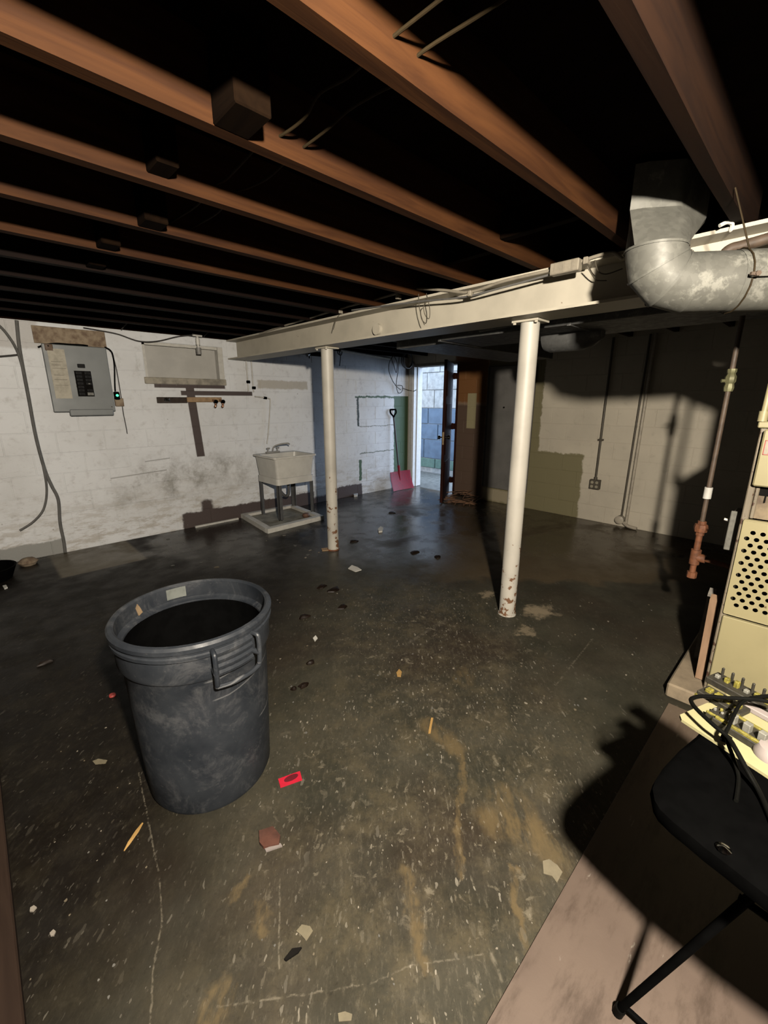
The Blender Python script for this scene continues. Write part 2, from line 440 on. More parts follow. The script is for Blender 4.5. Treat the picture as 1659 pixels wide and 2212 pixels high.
def mat_rusty_paint(name, col, rust=(0.16, 0.07, 0.03), thr=0.66, low=None, dirt=0.25, rough=0.5, scale=9):
    m, t = newmat(name)
    X, Y, Z = t.xyz()
    c = t.mix(t.ss(t.noise(4, 5), 0.35, 0.75), col, tuple(x * (1 - dirt) for x in col))
    n = t.noise(scale * 3.2, 5, 0.6)
    lim = thr
    if low is not None: lim = t.ss(Z, 0.0, low, thr - 0.10, thr + 0.08)
    f = t.ss(t.m('SUBTRACT', n, lim), 0.0, 0.03)
    c = t.mix(f, c, rust)
    t.set(Base_Color=c, Roughness=rough, Normal=t.bump(t.noise(40, 4), 0.12, 0.002))
    return m
def mat_bucket():
    m, t = newmat('scuffed_black_plastic')
    X, Y, Z = t.xyz()
    c = t.mix(t.ss(t.noise(5, 5), 0.35, 0.7), (0.015, 0.018, 0.023), (0.030, 0.034, 0.040))
    S = t.comb(t.m('MULTIPLY', X, 1.6), t.m('MULTIPLY', Y, 1.6), t.m('MULTIPLY', Z, 1.4))
    c = t.mix(t.m('MULTIPLY', t.ss(t.noise(4.5, 10, 0.78, S, 0.5), 0.49, 0.70), 0.75), c, (0.080, 0.082, 0.086))
    c = t.mix(t.m('MULTIPLY', t.ss(t.noise(70, 4, 0.7), 0.62, 0.75), 0.5), c, (0.10, 0.10, 0.095))
    P = t.pos()
    for a, b, wd in (((0.50, 1.32, 0.49), (0.70, 1.43, 0.53), 0.004), ((0.68, 1.40, 0.3), (0.72, 1.46, 0.34), 0.005), ((0.48, 1.31, 0.57), (0.56, 1.32, 0.585), 0.004)):
        a = Vector(a); b = Vector(b)
        pa = t.vm('SUBTRACT', P, a); ab = b - a
        h = t.m('DIVIDE', t.vm('DOT_PRODUCT', pa, ab), ab.dot(ab), clamp=True)
        q = t.xyz(t.vm('SUBTRACT', pa, t.vm('SCALE', ab, scale=h)))
        c = t.mix(t.m('MULTIPLY', t.m('MULTIPLY', t.ss(t.m('ABSOLUTE', q[2]), wd * 0.3, wd, 1, 0), t.ss(t.m('ABSOLUTE', q[0]), 0.04, 0.06, 1, 0)), 0.35), c, (0.25, 0.25, 0.25))
    t.set(Base_Color=c, Roughness=t.ss(t.noise(30, 4), 0.3, 0.7, 0.42, 0.58), Specular_IOR_Level=0.16, Normal=t.bump(t.noise(40, 4), 0.10, 0.002))
    return m

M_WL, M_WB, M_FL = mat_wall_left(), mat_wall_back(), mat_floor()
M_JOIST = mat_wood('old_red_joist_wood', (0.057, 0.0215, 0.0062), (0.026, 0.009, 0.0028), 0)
M_JOIST2 = mat_wood('dimmed_joist_wood', (0.019, 0.0075, 0.003), (0.010, 0.004, 0.002), 0)  # joist near the bulb: its dim lighting put into the wood colour
M_JOIST3 = mat_wood('darkest_joist_wood', (0.008, 0.003, 0.0015), (0.004, 0.0016, 0.001), 0)  # much darker wood colour for the far joists
M_BLOCK = mat_wood('dark_blocking_wood', (0.009, 0.0045, 0.002), (0.004, 0.002, 0.001), 1, 0.95, 0.02)  # very dark brown colour for the blocking
M_WIREB = plain('brown_old_wire', (0.040, 0.028, 0.014), 0.7, spec=0.05)
M_DWOOD = mat_wood('dark_subfloor_wood', (0.012, 0.006, 0.004), (0.006, 0.003, 0.002), 1, 0.95, 0.02)
M_BEAM = mat_rusty_paint('cream_painted_steel', (0.60, 0.55, 0.44), (0.20, 0.12, 0.07), 0.71, None, 0.18, 0.5, 8)
M_POST = mat_rusty_paint('cream_post_paint', (0.58, 0.545, 0.47), (0.20, 0.10, 0.05), 0.63, 1.2, 0.2, 0.5, 5)
M_GALV = mat_galv('galvanised_sheet', (0.150, 0.148, 0.128))
M_GALVD = mat_galv('dull_galvanised_sheet', (0.12, 0.12, 0.115))
M_BUCK = mat_bucket()
M_BLACK = plain('black_plastic', (0.003, 0.003, 0.003), 0.5, var=0.3, spec=0.003)
M_GLOSSB = plain('glossy_black_vinyl', (0.0018, 0.0018, 0.0018), 0.4, var=0.3, bump=0.02, spec=0.0)
M_CORD = plain('black_rubber_cord', (0.004, 0.004, 0.0035), 0.4, var=0.2, spec=0.02)
M_CABLE = plain('grey_cable_sheath', (0.16, 0.155, 0.145), 0.55)
M_CABLED = plain('dark_cable_sheath', (0.055, 0.05, 0.047), 0.55)
M_CONDB = plain('painted_conduit', (0.34, 0.30, 0.23), 0.5)
M_CONDD = plain('brown_conduit', (0.10, 0.085, 0.06), 0.55)
M_PANEL = plain('grey_panel_enamel', (0.21, 0.225, 0.225), 0.45, var=0.12, scale=6, bump=0.05)
M_PAPER = plain('yellowed_paper', (0.56, 0.52, 0.42), 0.8, var=0.25, scale=28)
M_BREAKER = plain('breaker_black', (0.008, 0.008, 0.008), 0.4, spec=0.05)
M_WHITE = plain('white_paint', (0.68, 0.66, 0.60), 0.5, var=0.15)
M_TUB = plain('white_tub_plastic', (0.74, 0.72, 0.66), 0.35, var=0.14, scale=7, bump=0.04)
M_LEG = plain('dark_grey_leg_steel', (0.10, 0.10, 0.10), 0.5)
M_CHROME = plain('chrome', (0.6, 0.6, 0.58), 0.15, 1.0, var=0.1, bump=0)
M_FAUC = plain('dull_nickel', (0.42, 0.41, 0.38), 0.4, 0.1, var=0.3)
M_COPPER = plain('copper', (0.52, 0.27, 0.16), 0.35, 0.7, var=0.3)
M_RED = plain('red_shovel_plastic', (0.30, 0.010, 0.028), 0.5, var=0.3, scale=40, col2=(0.20, 0.02, 0.032), spec=0.1)
M_SHAFT = plain('dark_shaft', (0.02, 0.019, 0.018), 0.45)
M_DOORW = mat_wood('dark_door_wood', (0.050, 0.016, 0.011), (0.022, 0.008, 0.006), 2, 0.75, 0.03)
M_TRIMW = plain('white_door_trim', (0.70, 0.68, 0.64), 0.5, var=0.12)
M_STONE = plain('white_washed_stone', (0.38, 0.37, 0.34), 0.8, var=0.35, scale=9, bump=0.5)
M_BLUEW = plain('blue_painted_stone', (0.085, 0.125, 0.175), 0.7, var=0.25, scale=6)
M_OUTG = plain('areaway_concrete', (0.15, 0.15, 0.13), 0.85, var=0.5, scale=12)
M_FURN = mat_rusty_paint('beige_furnace_enamel', (0.36, 0.315, 0.17), (0.13, 0.08, 0.035), 0.69, None, 0.12, 0.45, 7)
M_FURNF = mat_rusty_paint('worn_furnace_frame', (0.24, 0.20, 0.14), (0.07, 0.035, 0.02), 0.58, None, 0.3, 0.55, 7)
M_DARKM = plain('sooty_metal', (0.008, 0.007, 0.006), 0.9, spec=0.05)
M_RUSTP = plain('sooted_burner_plate', (0.26, 0.20, 0.12), 0.7, var=0.7, scale=10, col2=(0.08, 0.05, 0.03))
M_IRON = plain('rusted_iron_pipe', (0.22, 0.078, 0.03), 0.7, var=0.5, scale=30, bump=0.3)
M_IROND = plain('dark_iron_pipe', (0.11, 0.075, 0.05), 0.6, var=0.4, scale=20)
M_BRASS = plain('greenish_brass', (0.26, 0.25, 0.13), 0.4, 0.4, var=0.4)
M_PAD = plain('bare_pad_concrete', (0.30, 0.235, 0.155), 0.85, var=0.4, scale=8, bump=0.3)
M_BRDEB = plain('wood_scrap', (0.24, 0.12, 0.06), 0.8, var=0.5, scale=14)
M_STAKE = mat_wood('tan_stake_wood', (0.34, 0.22, 0.14), (0.24, 0.15, 0.09), 2)
M_GREYW = plain('weathered_grey_wood', (0.22, 0.20, 0.17), 0.8, var=0.4)
M_FIBER = plain('stained_fiberboard', (0.36, 0.28, 0.19), 0.85, var=0.5, scale=16, col2=(0.17, 0.11, 0.07))
M_CREAMP = plain('cream_plastic', (0.30, 0.275, 0.145), 0.5, var=0.08, bump=0.03)
M_YELLOW = plain('yellow_plastic', (0.21, 0.18, 0.03), 0.5, var=0.6, scale=90)
M_DEVICE = plain('dark_component', (0.026, 0.023, 0.016), 0.5, var=0.5, scale=60)
M_LILAC = plain('pale_lilac_plastic', (0.25, 0.215, 0.20), 0.45, var=0.1)
M_LITEP = plain('pale_grey_plastic', (0.17, 0.165, 0.14), 0.45, var=0.3, scale=60)

def mat_sheet():
    m, t = newmat('brown_painted_plywood')
    X, Y, Z = t.xyz()
    c = t.mix(t.ss(t.noise(2.5, 5), 0.3, 0.7), (0.125, 0.090, 0.068), (0.095, 0.066, 0.050))
    S = t.comb(t.m('MULTIPLY', X, 0.3), Y)
    c = t.mix(t.m('MULTIPLY', t.ss(t.noise(9, 9, 0.75, S), 0.47, 0.66), 0.8), c, (0.046, 0.029, 0.018))
    c = t.mix(t.ss(t.noise(26, 5, 0.7, S), 0.67, 0.71), c, (0.20, 0.17, 0.14))
    c = t.mix(t.m('MULTIPLY', t.ss(X, 2.0, 2.3), 0.4), c, (0.17, 0.13, 0.085))
    t.set(Base_Color=c, Roughness=0.6, Normal=t.bump(t.noise(50, 4), 0.15, 0.002))
    return m
M_SHEET = mat_sheet()

# ------------------------------------------------------------------ the room
XMIN, YMIN, ZJ, ZC = -3.2, -4.0, 2.19, 2.385
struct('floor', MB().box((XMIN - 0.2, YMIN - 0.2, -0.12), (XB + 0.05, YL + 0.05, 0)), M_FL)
ceiling = struct('ceiling', MB().box((XMIN - 0.2, YMIN - 0.2, ZC), (XB + 0.25, YL + 0.3, ZC + 0.1)), M_DWOOD)
M_OLDW = plain('dark_unseen_wall', (0.05, 0.045, 0.04), 0.85, var=0.4, scale=5)  # unseen walls behind the camera, coloured dark to cut bounced light
struct('wall_front', MB().box((XMIN - 0.2, YMIN - 0.2, -0.1), (XMIN, YL + 0.25, ZC)), M_OLDW)
struct('wall_right', MB().box((XMIN, YMIN - 0.2, -0.1), (XB + 0.25, YMIN, ZC)), M_OLDW)

def cut(r, hole):           # rectangle minus hole, both (u0, u1, v0, v1)
    u0, u1, v0, v1 = r; a0, a1, b0, b1 = hole
    if u1 <= a0 or u0 >= a1 or v1 <= b0 or v0 >= b1: return [r]
    out = []
    if u0 < a0: out.append((u0, a0, v0, v1))
    if u1 > a1: out.append((a1, u1, v0, v1))
    um0, um1 = max(u0, a0), min(u1, a1)
    if v0 < b0: out.append((um0, um1, v0, b0))
    if v1 > b1: out.append((um0, um1, b1, v1))
    return out
def blocks(wall, mat, place, u_lo, u_hi, hole, ztop, face):
    """Running-bond blocks laid on the wall's mortar bed; full blocks share one mesh."""
    H, W, J = 0.2, 0.4, 0.0028
    cache = {}
    z = 0.0; k = 0
    while z < ztop - 0.03:
        z1 = min(z + H, ztop)
        u = u_lo - (0.2 if k % 2 else 0.0)
        while u < u_hi - 0.01:
            r = (max(u, u_lo), min(u + W, u_hi), z, z1)
            for a in cut(r, hole):
                if a[1] - a[0] < 0.03 or a[3] - a[2] < 0.03: continue
                key = (round(a[1] - a[0], 3), round(a[3] - a[2], 3))
                if key not in cache:
                    mb = MB(); lo, hi = place(0, 0), place(key[0], key[1])
                    wv, hv = key
                    if face == 'y': mb.box((J, 0.0, J), (wv - J, 0.03, hv - J), 0.003)
                    else: mb.box((0.0, J, J), (0.03, wv - J, hv - J), 0.003)
                    me = mb.mesh('block'); me.materials.append(mat); cache[key] = me
                o = bpy.data.objects.new('block', cache[key]); COL.objects.link(o)
                o.parent = wall; p = place(a[0], a[2])
                jit = random.uniform(-0.0012, 0.0012)
                o.location = p + (Vector((0, jit, 0)) if face == 'y' else Vector((jit, 0, 0)))
            u += W
        z = z1; k += 1

# left wall, with a blocked-up window
WIN = (1.47, 2.34, 1.69, 2.10)
mb = MB()
for a in cut((XMIN, XB + 0.25, -0.1, ZJ), WIN): mb.box((a[0], YL + 0.0022, a[2]), (a[1], YL + 0.2, a[3]))
wall_left = struct('wall_left', mb, M_WL)
blocks(wall_left, M_WL, lambda u, z: Vector((u, YL, z)), -0.4, XB, WIN, ZJ - 0.005, 'y')
struct('trim_1', MB().box((XMIN, YL + 0.03, ZJ), (XB + 0.25, YL + 0.2, ZC)), M_DWOOD)
win = struct('window_1', MB().box((WIN[0], YL + 0.09, WIN[2]), (WIN[1], YL + 0.12, WIN[3])), plain('grey_window_board', (0.55, 0.535, 0.49), 0.6, var=0.12, scale=5))
build('window_frame', MB().box((WIN[0], YL + 0.02, WIN[2]), (WIN[0] + 0.03, YL + 0.1, WIN[3])).box((WIN[1] - 0.06, YL + 0.005, WIN[2]), (WIN[1], YL + 0.1, WIN[3]))
      .box((WIN[0], YL + 0.02, WIN[3] - 0.03), (WIN[1], YL + 0.1, WIN[3])), M_WHITE, win)
build('window_sill', MB().box((WIN[0] - 0.02, YL - 0.012, WIN[2] - 0.02), (WIN[1] + 0.01, YL + 0.1, WIN[2] + 0.05), 0.006), plain('dirty_sill', (0.42, 0.38, 0.30), 0.7, var=0.5, scale=10), win)

# back wall with the doorway
DOOR = (4.16, 5.06, -0.2, 2.06)
mb = MB()
for a in cut((YMIN, YL + 0.2, -0.1, ZC), DOOR): mb.box((XB + 0.0022, a[0], a[2]), (XB + 0.2, a[1], a[3]))
wall_back = struct('wall_back', mb, M_WB)
blocks(wall_back, M_WB, lambda u, z: Vector((XB, u, z)), -0.6, YL, DOOR, 2.2, 'x')
t2 = struct('trim_2', MB().box((XB - 0.018, 5.045, 0), (XB + 0.2, 5.085, 2.09), 0.003).box((XB - 0.03, 5.062, 0), (XB + 0.01, 5.15, 2.12), 0.004)
            .box((XB + 0.06, 5.03, 0), (XB + 0.10, 5.06, 2.06), 0.003), M_TRIMW)
struct('trim_3', MB().box((XB - 0.012, 4.12, 2.035), (XB + 0.2, 5.09, 2.075), 0.003), plain('grimy_trim', (0.30, 0.26, 0.2), 0.7))
struct('trim_4', MB().box((XB - 0.01, 4.13, 0), (XB + 0.2, 4.165, 2.06), 0.003), M_DOORW)

# the door leaf, standing open into the room
HG, FE = Vector((5.545, 4.235, 0)), Vector((4.88, 3.845, 0))
dv = (FE - HG); L = dv.length; dv.normalize(); nv = Vector((-dv.y, dv.x, 0))
MD = Matrix(((dv.x, nv.x, 0, HG.x), (dv.y, nv.y, 0, HG.y), (0, 0, 1, 0), (0, 0, 0, 1)))
leaf = struct('door_1', MB().box((0.0, -0.02, 0.02), (L, 0.02, 2.04), 0.003, MD), M_DOORW)
for z0, z1 in ((0.25, 0.62), (0.72, 1.0), (1.12, 1.45), (1.55, 1.9)):
    for sgn in (-1, 1):
        build('door_panel', MB().box((0.10, sgn * 0.02 - 0.006, z0), (L - 0.10, sgn * 0.02 + 0.006, z1), 0.005, MD), M_DOORW, leaf)
kb = MB()
for sgn in (-1, 1):
    kb.tube([MD @ Vector((L - 0.07, sgn * 0.02, 0.98)), MD @ Vector((L - 0.07, sgn * 0.05, 0.98)), MD @ Vector((L - 0.07, sgn * 0.055, 0.98)), MD @ Vector((L - 0.07, sgn * 0.085, 0.98)), MD @ Vector((L - 0.07, sgn * 0.09, 0.98))], [0.012, 0.012, 0.028, 0.028, 0.012], 14)
build('door_knob', kb, M_CHROME, leaf)
build('latch_plate', MB().box((L - 0.002, -0.012, 0.88), (L + 0.003, 0.012, 1.06), 0, MD), plain('dull_brass', (0.3, 0.22, 0.12), 0.4, 0.6), leaf)
for z in (0.24, 1.10, 1.86):
    build('hinge', MB().box((HG.x - 0.01, 4.16, z - 0.045), (XB + 0.0, 4.245, z + 0.045), 0.003).cyl((5.555, 4.2, z - 0.05), (5.555, 4.2, z + 0.05), 0.009, 10), M_DOORW, leaf)

# areaway outside the door: white-washed stone over a blue dado
struct('floor_areaway', MB().box((XB + 0.05, -6.0, -0.12), (16.0, 7.4, -0.005)), M_OUTG)
wo = struct('wall_areaway', MB().box((7.006, 5.15, -0.1), (7.2, 7.4, 2.9)), M_STONE)  # cut short out of view so sky light reaches the left wall
struct('wall_areaway_side', MB().box((XB + 0.2, 6.9, -0.1), (7.2, 7.1, 2.9)), M_STONE)
zz = 0.10
for row, (h, mt) in enumerate(((0.20, M_BLUEW), (0.40, M_BLUEW), (0.32, M_BLUEW), (0.32, M_BLUEW), (0.36, M_STONE), (0.34, M_STONE), (0.36, M_STONE), (0.4, M_STONE))):
    y = 5.18 - (0.02 if row % 2 else 0)
    first = True
    while y < 6.8:
        wd = random.uniform(0.42, 0.62) * (0.6 if first and row % 2 else 1); first = False
        if row == 0: mt2 = plain('green_dado_foot', (0.10, 0.17, 0.13), 0.8)
        else: mt2 = mt
        build('stone_block', MB().box((6.985 - random.uniform(0, 0.008), y + 0.005, zz + 0.005), (7.01, y + wd - 0.005, zz + h - 0.005), 0.008), mt2, wo)
        y += wd
    zz += h

# ------------------------------------------------------------------ joists, blocking and wires overhead
JY = [-1.77, -1.33, -0.91, -0.49, -0.05, 0.394, 0.805, 1.265, 1.70, 2.15, 2.575, 2.99, 3.43, 3.86, 4.29, 4.72]
for y in JY:
    dz = random.uniform(-0.004, 0.004)
    for x0, x1, dy in ((XMIN, 2.66, 0.0), (2.46, XB, 0.048)):
        if dy and y < -1: continue
        if y == -0.49: dz = 0.0
        mbj = MB(); nseg = 7
        rings = []
        for i in range(nseg + 1):
            xx = x0 + (x1 - x0) * i / nseg
            e = random.uniform(-0.004, 0.004); g = random.uniform(-0.004, 0.004)
            zz0 = ZJ + dz + (0.004 if dy else 0) + abs(e)
            rings.append([(xx, y + dy + g, zz0), (xx, y + dy + 0.042 + g, zz0), (xx, y + dy + 0.042 + g, ZC), (xx, y + dy + g, ZC)])
        mbj.loft(rings)
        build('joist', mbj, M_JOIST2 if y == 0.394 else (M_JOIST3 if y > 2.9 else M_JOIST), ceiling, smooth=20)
for (x0, x1, ya, yb, zb) in ((0.60, 0.70, 1.14, 1.265, 2.193), (0.565, 0.635, 1.60, 1.70, 2.215), (0.655, 0.745, 2.05, 2.15, 2.196), (0.59, 0.67, 2.47, 2.575, 2.196), (0.60, 0.69, 0.70, 0.805, 2.30), (0.62, 0.70, 2.90, 2.99, 2.20),
                             (1.98, 2.03, 0.86, 1.265, 2.24), (2.09, 2.14, 1.31, 1.70, 2.24)):
    build('blocking', MB().box((x0, ya - 0.003, zb), (x1, yb, ZC - 0.03), 0.004), M_BLOCK, ceiling)

def cable(name, pts, r, mat, label, cat='cable', group=None, k=6, n=8, parent=None):
    mb = MB().tube(smoothpath(pts, k), r, n)
    if parent: return build(name, mb, mat, parent)
    return one(name, mb, mat, label, cat, group)
for i, (x, nm) in enumerate(((0.80, 'leftmost thin cable threading through the dark joists overhead'), (0.885, 'right hand thin cable running across the joists overhead'))):
    pts = []
    for j, y in enumerate([0.3, 0.5, 0.62, 0.80, 0.85, 0.95, 1.06, 1.15, 1.27, 1.32, 1.5, 1.62, 1.72, 1.9, 2.1, 2.3]):
        sag = 0.0 if j % 3 == 0 else -0.012
        pts.append((x + random.uniform(-0.012, 0.012), y, 2.252 + sag))
    cable('ceiling_cable', pts, 0.004, M_WIREB, nm)

# ------------------------------------------------------------------ steel beam on two posts
BN = Vector((1, 0, 0)); BC = 2.53          # beam centre line: x = 2.53
def bx(y, off=0.0): return BC + off
y0, y1 = -4.0, 5.185
beam = thing('steel_beam', 'long cream painted steel beam carrying the joists across the room', 'beam', (bx(1.4), 1.4, 1.97))
def bar(a, b, za, zb, bev=0.0):
    p = [(bx(y0, a), y0, za), (bx(y0, b), y0, za), (bx(y0, b), y0, zb), (bx(y0, a), y0, zb)]
    return MB().prism(p, (bx(y1) - bx(y0), y1 - y0, 0))
build('bottom_flange', bar(-0.135, 0.135, 1.970, 1.984), M_BEAM, beam)
build('web', bar(-0.012, 0.012, 1.984, 2.172), M_BEAM, beam)
build('top_flange', bar(-0.135, 0.135, 2.172, 2.187), M_BEAM, beam)
dc = onp(818, 712, BN, BC - 0.012)
build('round_cap', MB().cyl(dc + Vector((0.002, 0, 0)), dc + Vector((-0.03, 0, 0)), 0.042, 28), M_BEAM, beam)

def post(cx, cy, label):
    p = thing('support_post', label, 'post', (cx, cy, 0), 'round steel posts under the beam')
    build('post_tube', MB().cyl((cx, cy, 0.012), (cx, cy, 1.955), 0.057, 36), M_POST, p)
    build('base_plate', MB().lathe([(0.0, 0.0), (0.064, 0.0), (0.062, 0.012), (0.0, 0.012)], (cx, cy, 0), 28), M_IRON if cy > 2 else M_POST, p)
    build('cap_plate', MB().box((cx - 0.075, cy - 0.085, 1.955), (cx + 0.075, cy + 0.085, 1.969), 0.002), M_BEAM, p)
    for dy in (-0.07, 0.07):
        build('bolt', MB().cyl((cx - 0.062, cy + dy, 1.945), (cx - 0.062, cy + dy, 1.957), 0.01, 6), M_BEAM, p)
    return p
post(2.52, 3.375, 'white round steel post under the beam, beside the laundry tub')
post(2.59, 1.40, 'white round steel post under the beam, rust speckled, nearest the furnace')

# cables, box and loops hung along the beam
def ob(x, y, off=-0.146): return onp(x, y, BN, BC + off)
cond = thing('beam_conduit', 'grey armoured conduit clipped along the top of the cream beam', 'conduit', ob(900, 640))
build('conduit_run', MB().tube(smoothpath([ob(560, 722, -.14), ob(600, 708, -.14), ob(735, 667), ob(800, 650), ob(865, 632), ob(900, 624), ob(960, 627), ob(1015, 631), ob(1090, 607), ob(1200, 582)], 5), 0.0085, 10), M_CONDB, cond)
build('conduit_run', MB().tube(smoothpath([ob(1250, 567), ob(1280, 556), ob(1310, 548), ob(1328, 547, -.146), ob(1345, 560, -.14)], 5), 0.0085, 10), M_CONDB, cond)
build('flat_cable', MB().tube(smoothpath([ob(760, 670, -.141), ob(900, 652, -.141), ob(1000, 642, -.141), ob(1090, 620, -.141), ob(1200, 590, -.141)], 5), 0.006, 8), M_CABLE, cond)
for q in ((735, 672), (861, 640), (1017, 633), (1268, 562)):
    c = ob(*q, -.145); build('clip', MB().box(c - Vector((.022, .012, .02)), c + Vector((.02, .012, .012)), .003), M_CONDB, cond)
jb = ob(1222, 578, -.16)
MJ = Matrix.Translation(jb) @ Matrix.Rotation(0, 4, 'Z')
j = thing('junction_box', 'small grey junction box fixed on the beam near the duct elbow', 'box', jb)
build('box_body', MB().box((-.024, -.075, -.028), (.024, .075, .028), .004, MJ), M_CONDB, j)
for d in (-0.045, 0, 0.045):
    build('cover_rib', MB().box((-.027, d - .004, -.022), (-.023, d + .004, .022), 0, MJ), M_CONDB, j)
wl = thing('wire_loops', 'loose thin wires hanging in a loop down the beam face', 'wire', ob(912, 650))
build('wire', MB().tube(smoothpath([ob(904, 635, -.14), ob(906, 665, -.139), ob(912, 690, -.139), ob(917, 702, -.139)], 5), .0028, 6), M_CONDD, wl)
build('wire', MB().tube(smoothpath([ob(921, 634, -.14), ob(928, 665, -.139), ob(927, 688, -.139), ob(918, 680, -.139), ob(915, 662, -.139), ob(920, 655, -.139)], 5), .0028, 6), M_CONDD, wl)
w2 = thing('beam_wires', 'two thin curved wires stapled on the beam beside the junction box', 'wire', ob(1300, 600))
build('wire', MB().tube(smoothpath([ob(1268, 575, -.137), ob(1280, 595, -.1), ob(1288, 605, -.06), ob(1310, 606, -.02)], 5), .003, 6), M_CONDD, w2)
build('wire', MB().tube(smoothpath([ob(1285, 562, -.137), ob(1292, 585, -.1), ob(1310, 592, -.06), ob(1345, 580, -.04)], 5), .003, 6), M_CONDD, w2)
cable('dangling_wire', [ob(733, 680, -.14), ob(726, 690, -.139), ob(722, 705, -.139), ob(720, 712, -.139)], .003, M_CONDD, 'short frayed wire dangling on the far end of the beam', 'wire')

# ------------------------------------------------------------------ duct from the furnace up to the joists
Ed = 1.60                                       # distance of the duct's elbow along the view
def vd(x, y, t): return CAM + ray(x, y) * t
duct = thing('furnace_duct', 'large grey galvanised round duct with elbow rising to the joists', 'duct', vd(1430, 612, Ed))
ax = (vd(1659, 614, 1.66) - vd(1460, 612, 1.70)); ax.normalize(); ax.z = 0; ax.normalize()
R = 0.1016
p0 = vd(1478, 612, Ed)
DL = (2.508 - p0.x) / ax.x          # as far as the furnace plenum
def ring(c, n_, u_, r, k=28): return [c + (u_ * math.cos(2 * math.pi * i / k) + n_.cross(u_) * math.sin(2 * math.pi * i / k)) * r for i in range(k)]
side = ax.cross(Vector((0, 0, 1))).normalized()
def gore(name, c0, n0, c1, n1, r):
    a = ring(c0, n0, side, r); b = ring(c1, n1, side, r)
    mb = MB(); mb.loft([a, b], caps=False)
    # small standing seam
    s0 = ring(c1 - n1 * 0.004, n1, side, r + 0.0035); s1 = ring(c1 + n1 * 0.004, n1, side, r + 0.0035)
    mb.loft([s0, s1], caps=False)
    return build(name, mb, M_GALV, duct)
build('straight_pipe', MB().loft([ring(p0, ax, side, R), ring(p0 + ax * 0.16, ax, side, R)], caps=False), M_GALV, duct)
build('straight_pipe', MB().loft([ring(p0 + ax * 0.15, ax, side, R + .002), ring(p0 + ax * 0.34, ax, side, R + .002)], caps=False), M_GALV, duct)
drop = Vector((0, 0, -0.075))
build('offset_pipe', MB().loft([ring(p0 + ax * q + drop * k_, ax, side, R + .001) for q, k_ in ((0.33, 0), (0.35, 0), (0.51, 1), (DL, 1))], caps=False), M_GALV, duct)
bend = 0.1175; angs = [0, 30, 60, 90]
ctr = p0 + Vector((0, 0, bend))
prev = None
for a in angs:
    t_ = math.radians(a)
    c = ctr - Vector((0, 0, 1)) * bend * math.cos(t_) - ax * bend * math.sin(t_)
    n_ = (-ax) * math.cos(t_) + Vector((0, 0, 1)) * math.sin(t_)
    if prev: gore('elbow_gore', prev[0], prev[1], c, n_, R + 0.001)
    prev = (c, n_)
ct = prev[0]
k = 28
top_r = []
bp_ = [Vector(q) for q in ((1.965, .69), (2.07, .55), (2.33, .492), (2.345, .69), (2.05, .715))]
bc_ = Vector((2.13, .62))
for i in range(k):
    a = 2 * math.pi * i / k
    d_ = side * math.cos(a) + Vector((0, 0, 1)).cross(side) * math.sin(a)
    best = 9
    for q in range(5):
        A_, B_ = bp_[q] - bc_, bp_[(q + 1) % 5] - bc_
        e_ = B_ - A_
        den = d_.x * e_.y - d_.y * e_.x
        if abs(den) < 1e-9: continue
        t_ = (A_.x * e_.y - A_.y * e_.x) / den
        u_ = (A_.x * d_.y - A_.y * d_.x) / den
        if t_ > 0 and -1e-6 <= u_ <= 1 + 1e-6: best = min(best, t_)
    top_r.append(Vector((bc_.x + d_.x * best, bc_.y + d_.y * best, 2.205)))
r0 = ring(ct, Vector((0, 0, 1)), side, R); r1 = ring(ct + Vector((0, 0, 0.04)), Vector((0, 0, 1)), side, R)
build('boot', MB().loft([r0, top_r, [p + Vector((0, 0, 0.15)) for p in top_r]], caps=False), M_GALV, duct)
hp = vd(1575, 612, Ed)
hn = (CAM - hp); hn.z *= 0.2; hn.normalize()
tdir = ax
ctrp = p0 + ax * ((hp - p0).dot(ax))
hp = ctrp + (hn - ax * hn.dot(ax)).normalized() * (R + 0.002) + Vector((0, 0, 0.0))
on_ = (hp - ctrp).normalized()
dh = build('damper_handle', MB().tube([hp, hp + on_ * 0.02], 0.008, 8).box((-.012, -.003, -.007), (.085, .003, .007), .001,
      Matrix.Translation(hp + on_ * 0.016) @ Matrix(((ax.x, on_.x, 0, 0), (ax.y, on_.y, 0, 0), (ax.z, on_.z, 1, 0), (0, 0, 0, 1)))), M_LITEP, duct, label='small pale damper handle')
build('wing_nut', MB().tube([hp + on_ * 0.018, hp + on_ * 0.034], 0.009, 6).box((-.02, .018, -.005), (.0, .03, .006), .001,
      Matrix.Translation(hp) @ Matrix(((ax.x, on_.x, 0, 0), (ax.y, on_.y, 0, 0), (ax.z, on_.z, 1, 0), (0, 0, 0, 1)))), M_IROND, duct)
# hanging strap round the pipe
sc_ = p0 + ax * 0.17
sp = [sc_ + (side * math.cos(a) + Vector((0, 0, 1)) * math.sin(a)) * (R + 0.006) for a in [math.radians(d) for d in range(60, 421, 20)]]
one('duct_hanger_wire', MB().tube([vd(1588, 405, 1.48)] + [sp[0]] + sp, 0.0028, 6), M_WIREB, 'thin rusty hanger wire looped round the horizontal duct', 'wire')
tq = Vector((2.345, .47, 2.185))
one('torn_tape', MB().tube(smoothpath([tq, tq + Vector((.02, -.02, .012)), tq + Vector((.04, -.035, .006)), tq + Vector((.045, -.03, -.02))], 4), [.008] * 12 + [.003], 6), M_WHITE, 'torn pale tape end sticking out beside the duct boot', 'tape')

